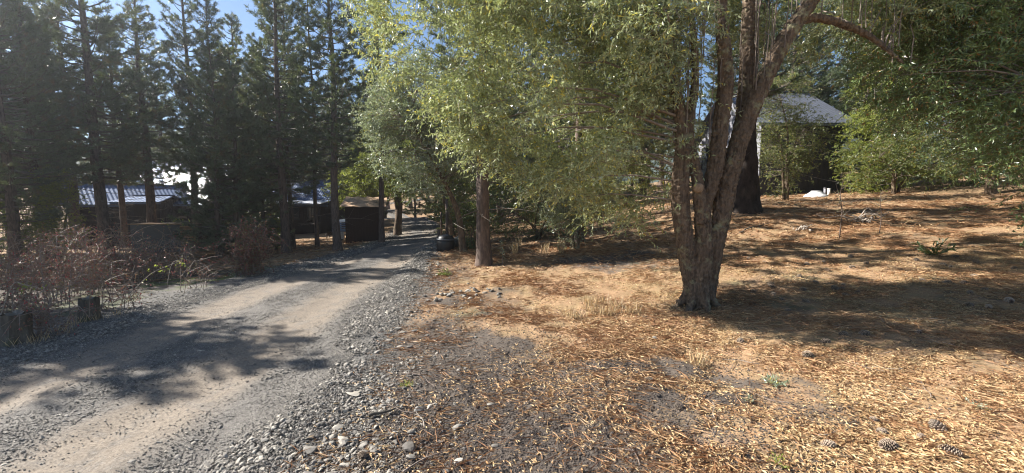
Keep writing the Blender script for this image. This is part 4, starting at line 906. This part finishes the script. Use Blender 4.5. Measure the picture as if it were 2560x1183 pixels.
# trailer behind shed
def trailer():
    Y = 22.4; X = XatY(851, Y); z = H(float(X), Y); root = thing('utility_trailer', 'light blue and white slatted trailer behind the brown shed', 'trailer', (X, Y, z))
    mb = MB(); mb.box((-.5, 0, .5), (.35, 1.2, .56)); 
    for k in range(4): mb.box((-.5, 0, .58+k*.1), (.35, .03, .58+k*.1+.06)); mb.box((-.5, .03, .58+k*.1), (-.47, 1.2, .58+k*.1+.06))
    mb.build('body', M['blue'], root)
    c = MB(); c.add(np.array([[-.5, 0, .98], [.35, 0, .98], [.35, 1.2, 1.02], [-.5, 1.2, 1.02], [-.2, .3, 1.12], [.2, .3, 1.12], [.2, .9, 1.12], [-.2, .9, 1.12]]), [[0, 1, 5, 4], [1, 2, 6, 5], [2, 3, 7, 6], [3, 0, 4, 7], [4, 5, 6, 7]]); c.build('cover', M['white'], root)
    for y in (-.1,):
        t = MB(); a = np.linspace(0, 6.283, 20); t.tube(np.stack([.2*np.cos(a)-.05, 0*a+y, .26+.2*np.sin(a)], 1), .06, 8, False); t.build('wheel', M['black'], root, True)
    q = MB(); q.box((.0, -.25, .12), (.2, -.19, .5)); q.build('mudguard', M['white'], root)
trailer()
p = G(833, 596); root = thing('wheel_barrow', 'small dark barrow left of the dark pine by the shed', 'barrow', p)
mb = MB(); mb.add(np.array([[-.25, -.15, .18], [.25, -.15, .18], [.25, .15, .18], [-.25, .15, .18], [-.35, -.22, .38], [.35, -.22, .38], [.35, .22, .38], [-.35, .22, .38]]), [[0, 3, 2, 1], [0, 1, 5, 4], [1, 2, 6, 5], [2, 3, 7, 6], [3, 0, 4, 7]]); mb.build('tray', M['black'], root)
a = np.linspace(0, 6.283, 16); t = MB(); t.tube(np.stack([.11*np.cos(a)-.3, 0*a, .13+.11*np.sin(a)], 1), .025, 6, False); t.build('wheel', M['black'], root, True)
for y in (-.13, .13): t = MB(); t.tube([(.1, y, 0), (.15, y, .2), (.6, y, .32)], .015, 6); t.build('handle', M['wood_tan'], root, True)
# black bin, posts and rubble by the road bank
p = G(1112, 628); p[1] += .2; root = thing('compost_bin', 'black rounded bin at the foot of the right road bank', 'bin', p)
mb = MB(); z = np.array([-.05, .05, .2, .34, .42, .46]); mb.tube(np.stack([0*z, 0*z, z], 1), [.24, .25, .26, .24, .19, .05], 20); mb.build('body', M['black'], root, True)
mb = MB(); mb.tube([(0, 0, .30), (0, 0, .34)], [.265, .265], 20); mb.build('rim', simple('grey_lid', (.10, .11, .13), .5), root, True)
for j, (px, py, hpx, r, lab) in enumerate([(1097, 618, 45, .05, 'short dark post left of the black bin'), (1118, 612, 115, .055, 'taller black post right behind the black bin'), (1103, 590, 60, .04, 'far dark post behind the short post')]):
    p = G(px, py); h = hpx*p[1]/FPX; mb = MB(); mb.tube([(0, 0, -.1), (.005, 0, h*.5), (0, .01, h)], [r, r*.95, r*.9], 9, True, .1); o = mb.build('fence_post', M['pinebark'], None, True); o.location = tuple(p); tag(o, lab, 'post', 'posts by the right road bank')
for j in range(16):
    p = G(rng.uniform(1122, 1160), rng.uniform(600, 622)); o = cob_src[j % 9].copy(); COL.objects.link(o); s = rng.uniform(.15, .32); o.location = (p[0], p[1], p[2]+s*.25+.06*rng.random()); o.scale = (s,)*3; o.rotation_euler = (rng.normal(0, .5), rng.normal(0, .5), rng.uniform(0, 6))
    tag(o, 'pale lump in the rubble pile beside the black bin', 'rubble', 'rubble pile beside the black bin')
# tank lid and pipes by the house
p = G(2040, 492); root = thing('tank_lid', 'white domed tank lid in the ground before the house', 'lid', p)
mb = MB(); z = np.array([-.1, .0, .08, .15, .19, .2]); mb.tube(np.stack([0*z, 0*z, z], 1), [.48, .46, .38, .26, .25, .02], 28); mb.build('dome', M['white'], root, True)
mb = MB(); mb.tube([(0, 0, .2), (0, 0, .24)], [.2, .19], 24); mb.build('cap', M['white'], root, True)
for px, h, lab in ((2062, .26, 'grey vent pipe standing right of the white lid'), (2072, .24, 'white vent pipe rightmost by the house corner')):
    p = G(px, 487); mb = MB(); mb.tube([(0, 0, -.1), (0, 0, h)], .055, 12); mb.tube([(0, 0, h+.001), (0, 0, h+.04)], .065, 12); o = mb.build('vent_pipe', M['white'] if px > 2065 else M['lit_clad_pipe'], None, True); o.location = tuple(p); tag(o, lab, 'pipe')

# ------------------------------------------------------------------ small plants, dead wood, twigs
def dead_pile(label, px, py, n, L, mat='deadwood'):
    p = G(px, py); root = thing('dead_branch_heap', label, 'dead wood', p)
    for k in range(n):
        a = rng.uniform(0, 6.28); e = np.array([math.cos(a), math.sin(a)*.6, rng.uniform(.1, .8)]); b = np.array([rng.normal(0, .12), rng.normal(0, .12), .02]); l = L*rng.uniform(.5, 1.1)
        q = curve(np.stack([b, b+e*l*.4+rng.normal(0, .05, 3), b+e*l*.8+rng.normal(0, .08, 3)+[0, 0, -.05], b+e*l+[0, 0, -.15*l]]), 10); q[:, 2] = np.maximum(q[:, 2], .02)
        mb = MB(); mb.tube(q, np.linspace(.024, .007, 10), 6, True, .1)
        for j in range(2): c = q[rng.integers(4, 9)]; mb.tube(np.stack([c, c+unit(e+rng.normal(0, .6, 3))*l*.25]), [.01, .004], 4)
        mb.build('branch', M[mat], root, True)
dead_pile('bleached dead branches heaped on the slope right of the trunk', 2138, 556, 13, .65)
dead_pile('small scatter of pale sticks left of the bleached branch heap', 2005, 578, 6, .4)
def stick(px, py, L, a, label, mat='cane', r=.008, group=None):
    p = G(px, py); n = 8; t = np.linspace(-.5, .5, n); x = p[0]+t*L*math.cos(a)+.03*L*np.sin(t*7+px); y = p[1]+t*L*math.sin(a)+.04*L*np.cos(t*5+py); z = H(x, y)+r+.012
    mb = MB(); mb.tube(np.stack([x-p[0], y-p[1], z-p[2]], 1), np.linspace(r, r*.4, n), 6, True, .1)
    k = rng.integers(2, 6); c = np.array([x[k]-p[0], y[k]-p[1], z[k]-p[2]]); mb.tube(np.stack([c, c+[L*.15*math.cos(a+.7), L*.15*math.sin(a+.7), .01]]), [r*.6, r*.3], 5)
    o = mb.build('fallen_twig', M[mat], None, True); o.location = tuple(p); tag(o, label, 'twig', group)
stick(1885, 572, 1.3, .5, 'dark fallen branch on the slope right of the tall stems', 'stumpwood', .02)
stick(955, 1040, .2, .5, 'short thick brown stick by the cobbles', 'stumpwood', .014)
stick(1080, 1150, .45, .9, 'long thin dark twig at the bottom centre on bare soil', 'cane', .006)
for k in range(26):
    stick(rng.uniform(950, 2500), rng.uniform(700, 1170), rng.uniform(.18, .4), rng.uniform(0, 3.14), 'thin dry twig lying among the fallen leaves and needles', 'cane' if k % 3 else 'deadwood', .0035, 'thin dry twigs on the litter')
def weed(px, py, s, label, mat='shrubleaf', n=10, up=.5, name='weed', wl=.22):
    p = G(px, py); root = thing(name, label, 'plant', p); lb = MB(); tb_ = MB()
    O = np.zeros((n, 3)); D = rng.normal(0, 1, (n, 3))*[1, 1, 0]+[0, 0, up]
    twigs(O+[0, 0, .005], D, s, .2, 9, s*.35, s*.35*wl*1.6, lb, tb_, .002, .5, -.1, 1.); lb.build('foliage', M[mat], root, False, True); tb_.build('stem', M['cane'], root)
weed(1938, 968, .10, 'grey green weed rosette on leaf litter in the foreground', 'silver', 16)
weed(1945, 1165, .06, 'bright green seedling at the bottom edge', 'yellowleaf', 10)
weed(2440, 1022, .07, 'small green sprout at the far right foreground', 'silver', 8)
weed(1016, 968, .06, 'small bright green sprout near the cobbles', 'yellowleaf', 9)
weed(1110, 690, .16, 'low dark grey herb cushion on the road bank', 'shrubleaf', 22)
weed(2330, 640, .30, 'low leafy seedling below the hanging boughs at right', 'darkleaf', 14, .8)
weed(2012, 478, .3, 'little bright shrub by the white tank lid', 'yellowleaf', 14, 1.4)
weed(1880, 1012, .06, 'tiny sprout below the foreground weed rosette', 'silver', 7)
def sapling(px, py, h, label, mat, r=.008, nb=10, lL=.05, lW=.015, bare=False):
    p = G(px, py); root = thing('sapling', label, 'sapling', p); q = curve(np.array([[0, 0, -.03], [.02, 0, h*.4], [-.02, .02, h*.75], [.01, 0, h]]), 14); tb_ = MB(); tb_.tube(q, np.linspace(r, r*.3, 14), 6)
    lb = MB(); O = []; D = []
    for k in range(nb):
        i = rng.integers(4 if not bare else 3, 14); d = unit(rng.normal(0, 1, 3)+[0, 0, .6]); l = h*.22*(1.2-i/14) if not bare else h*.45*(1.2-i/14)
        tb_.tube(np.stack([q[i], q[i]+d*l*.5, q[i]+d*l+[0, 0, .02]]), [r*.4, r*.25, r*.15], 4, False); O.append(q[i]); D.append(d)
    tb_.build('stem', M['cane' if not bare else 'pinebark'], root, True)
    twigs(np.array(O), np.array(D), h*.2, .1, 4 if bare else 7, lL, lW, lb, None, .002, .6, 0.); lb.build('foliage', M[mat], root, False, True)
sapling(1255, 662, .5, 'pale green sapling by itself right of the reddish pine trunk', 'silver', .008, 16, .05, .015)
sapling(2098, 596, 1.3, 'thin dark sapling in front of the bleached branches', 'darkleaf', .014, 20, .05, .014, True)
sapling(2198, 585, 1.0, 'thin bare sapling right of the bleached branches', 'darkleaf', .009, 18, .04, .012, True)
# dry grass tufts
def tuft(px, py, h, n, label, group):
    p = G(px, py); mb = MB(); a = rng.uniform(0, 6.28, n); d = np.stack([np.cos(a)*.35, np.sin(a)*.35, np.ones(n)], 1)+rng.normal(0, .12, (n, 3)); pos = np.stack([rng.normal(0, .05, n), rng.normal(0, .04, n), 0*a-.01], 1)
    leaves(mb, pos, d, rng.normal(0, 1, (n, 3)), h*rng.uniform(.5, 1.1, n), .004, np.stack([.5+.5*rng.random(n)]*3, 1), .1); o = mb.build('grass_tuft', M['litterleaf'], None, False, True); o.location = tuple(p); tag(o, label, 'grass', group)
for k, (px, py) in enumerate([(1440, 800), (1485, 780), (1515, 790), (1470, 765), (1540, 770), (1580, 785), (1505, 760), (1745, 915)]):
    tuft(px, py, .18, 60, 'dry straw coloured grass tuft left of the big trunk' if k < 7 else 'sparse dry grass stalks by the small soil hole', 'dry grass tufts left of the trunk' if k < 7 else None)
# dead undergrowth behind the reddish trunk
for k in range(7):
    px = rng.uniform(1255, 1420); p = G(px, 640); tuft(px, rng.uniform(622, 636), rng.uniform(.25, .5), 26, 'tall dry undergrowth stalks in shade behind the reddish trunk', 'dry undergrowth behind the reddish trunk')
for px, py in ((12, 868), (78, 862), (205, 806), (246, 802), (110, 850), (160, 832), (190, 815), (285, 790)):
    tuft(px, py, .15, 16, 'dry grass tuft at the foot of the brambles by the weathered stumps', 'dry grass around the weathered stumps')
bramble('low bramble leaning over the wide stump at the left edge', XatY(75, 4.9), 4.9, .3, .2, .75, 16, BG2)
bramble('low bramble right beside the grey stump', XatY(265, 6.2), 6.2, .3, .2, .65, 14, BG2)
print('objects', len(bpy.data.objects))

# ------------------------------------------------------------------ added air volume imitating a lens flare veil
def flare_veil():
    mb = MB(); mb.box((-70, -26, -6), (60, 75, 22)); m = bpy.data.materials.new('flare_veil_air'); m.use_nodes = True; nt = m.node_tree; nt.nodes.clear()
    v = nt.nodes.new('ShaderNodeVolumePrincipled'); v.inputs['Density'].default_value = .0016; v.inputs['Anisotropy'].default_value = .8; v.inputs['Color'].default_value = (.9, .93, 1, 1)
    o = nt.nodes.new('ShaderNodeOutputMaterial'); nt.links.new(v.outputs[0], o.inputs['Volume'])
    h = mb.build('flare_veil', m); setting(h, 'added thin veil of lit air imitating lens flare among the trees', 'stuff')
flare_veil()
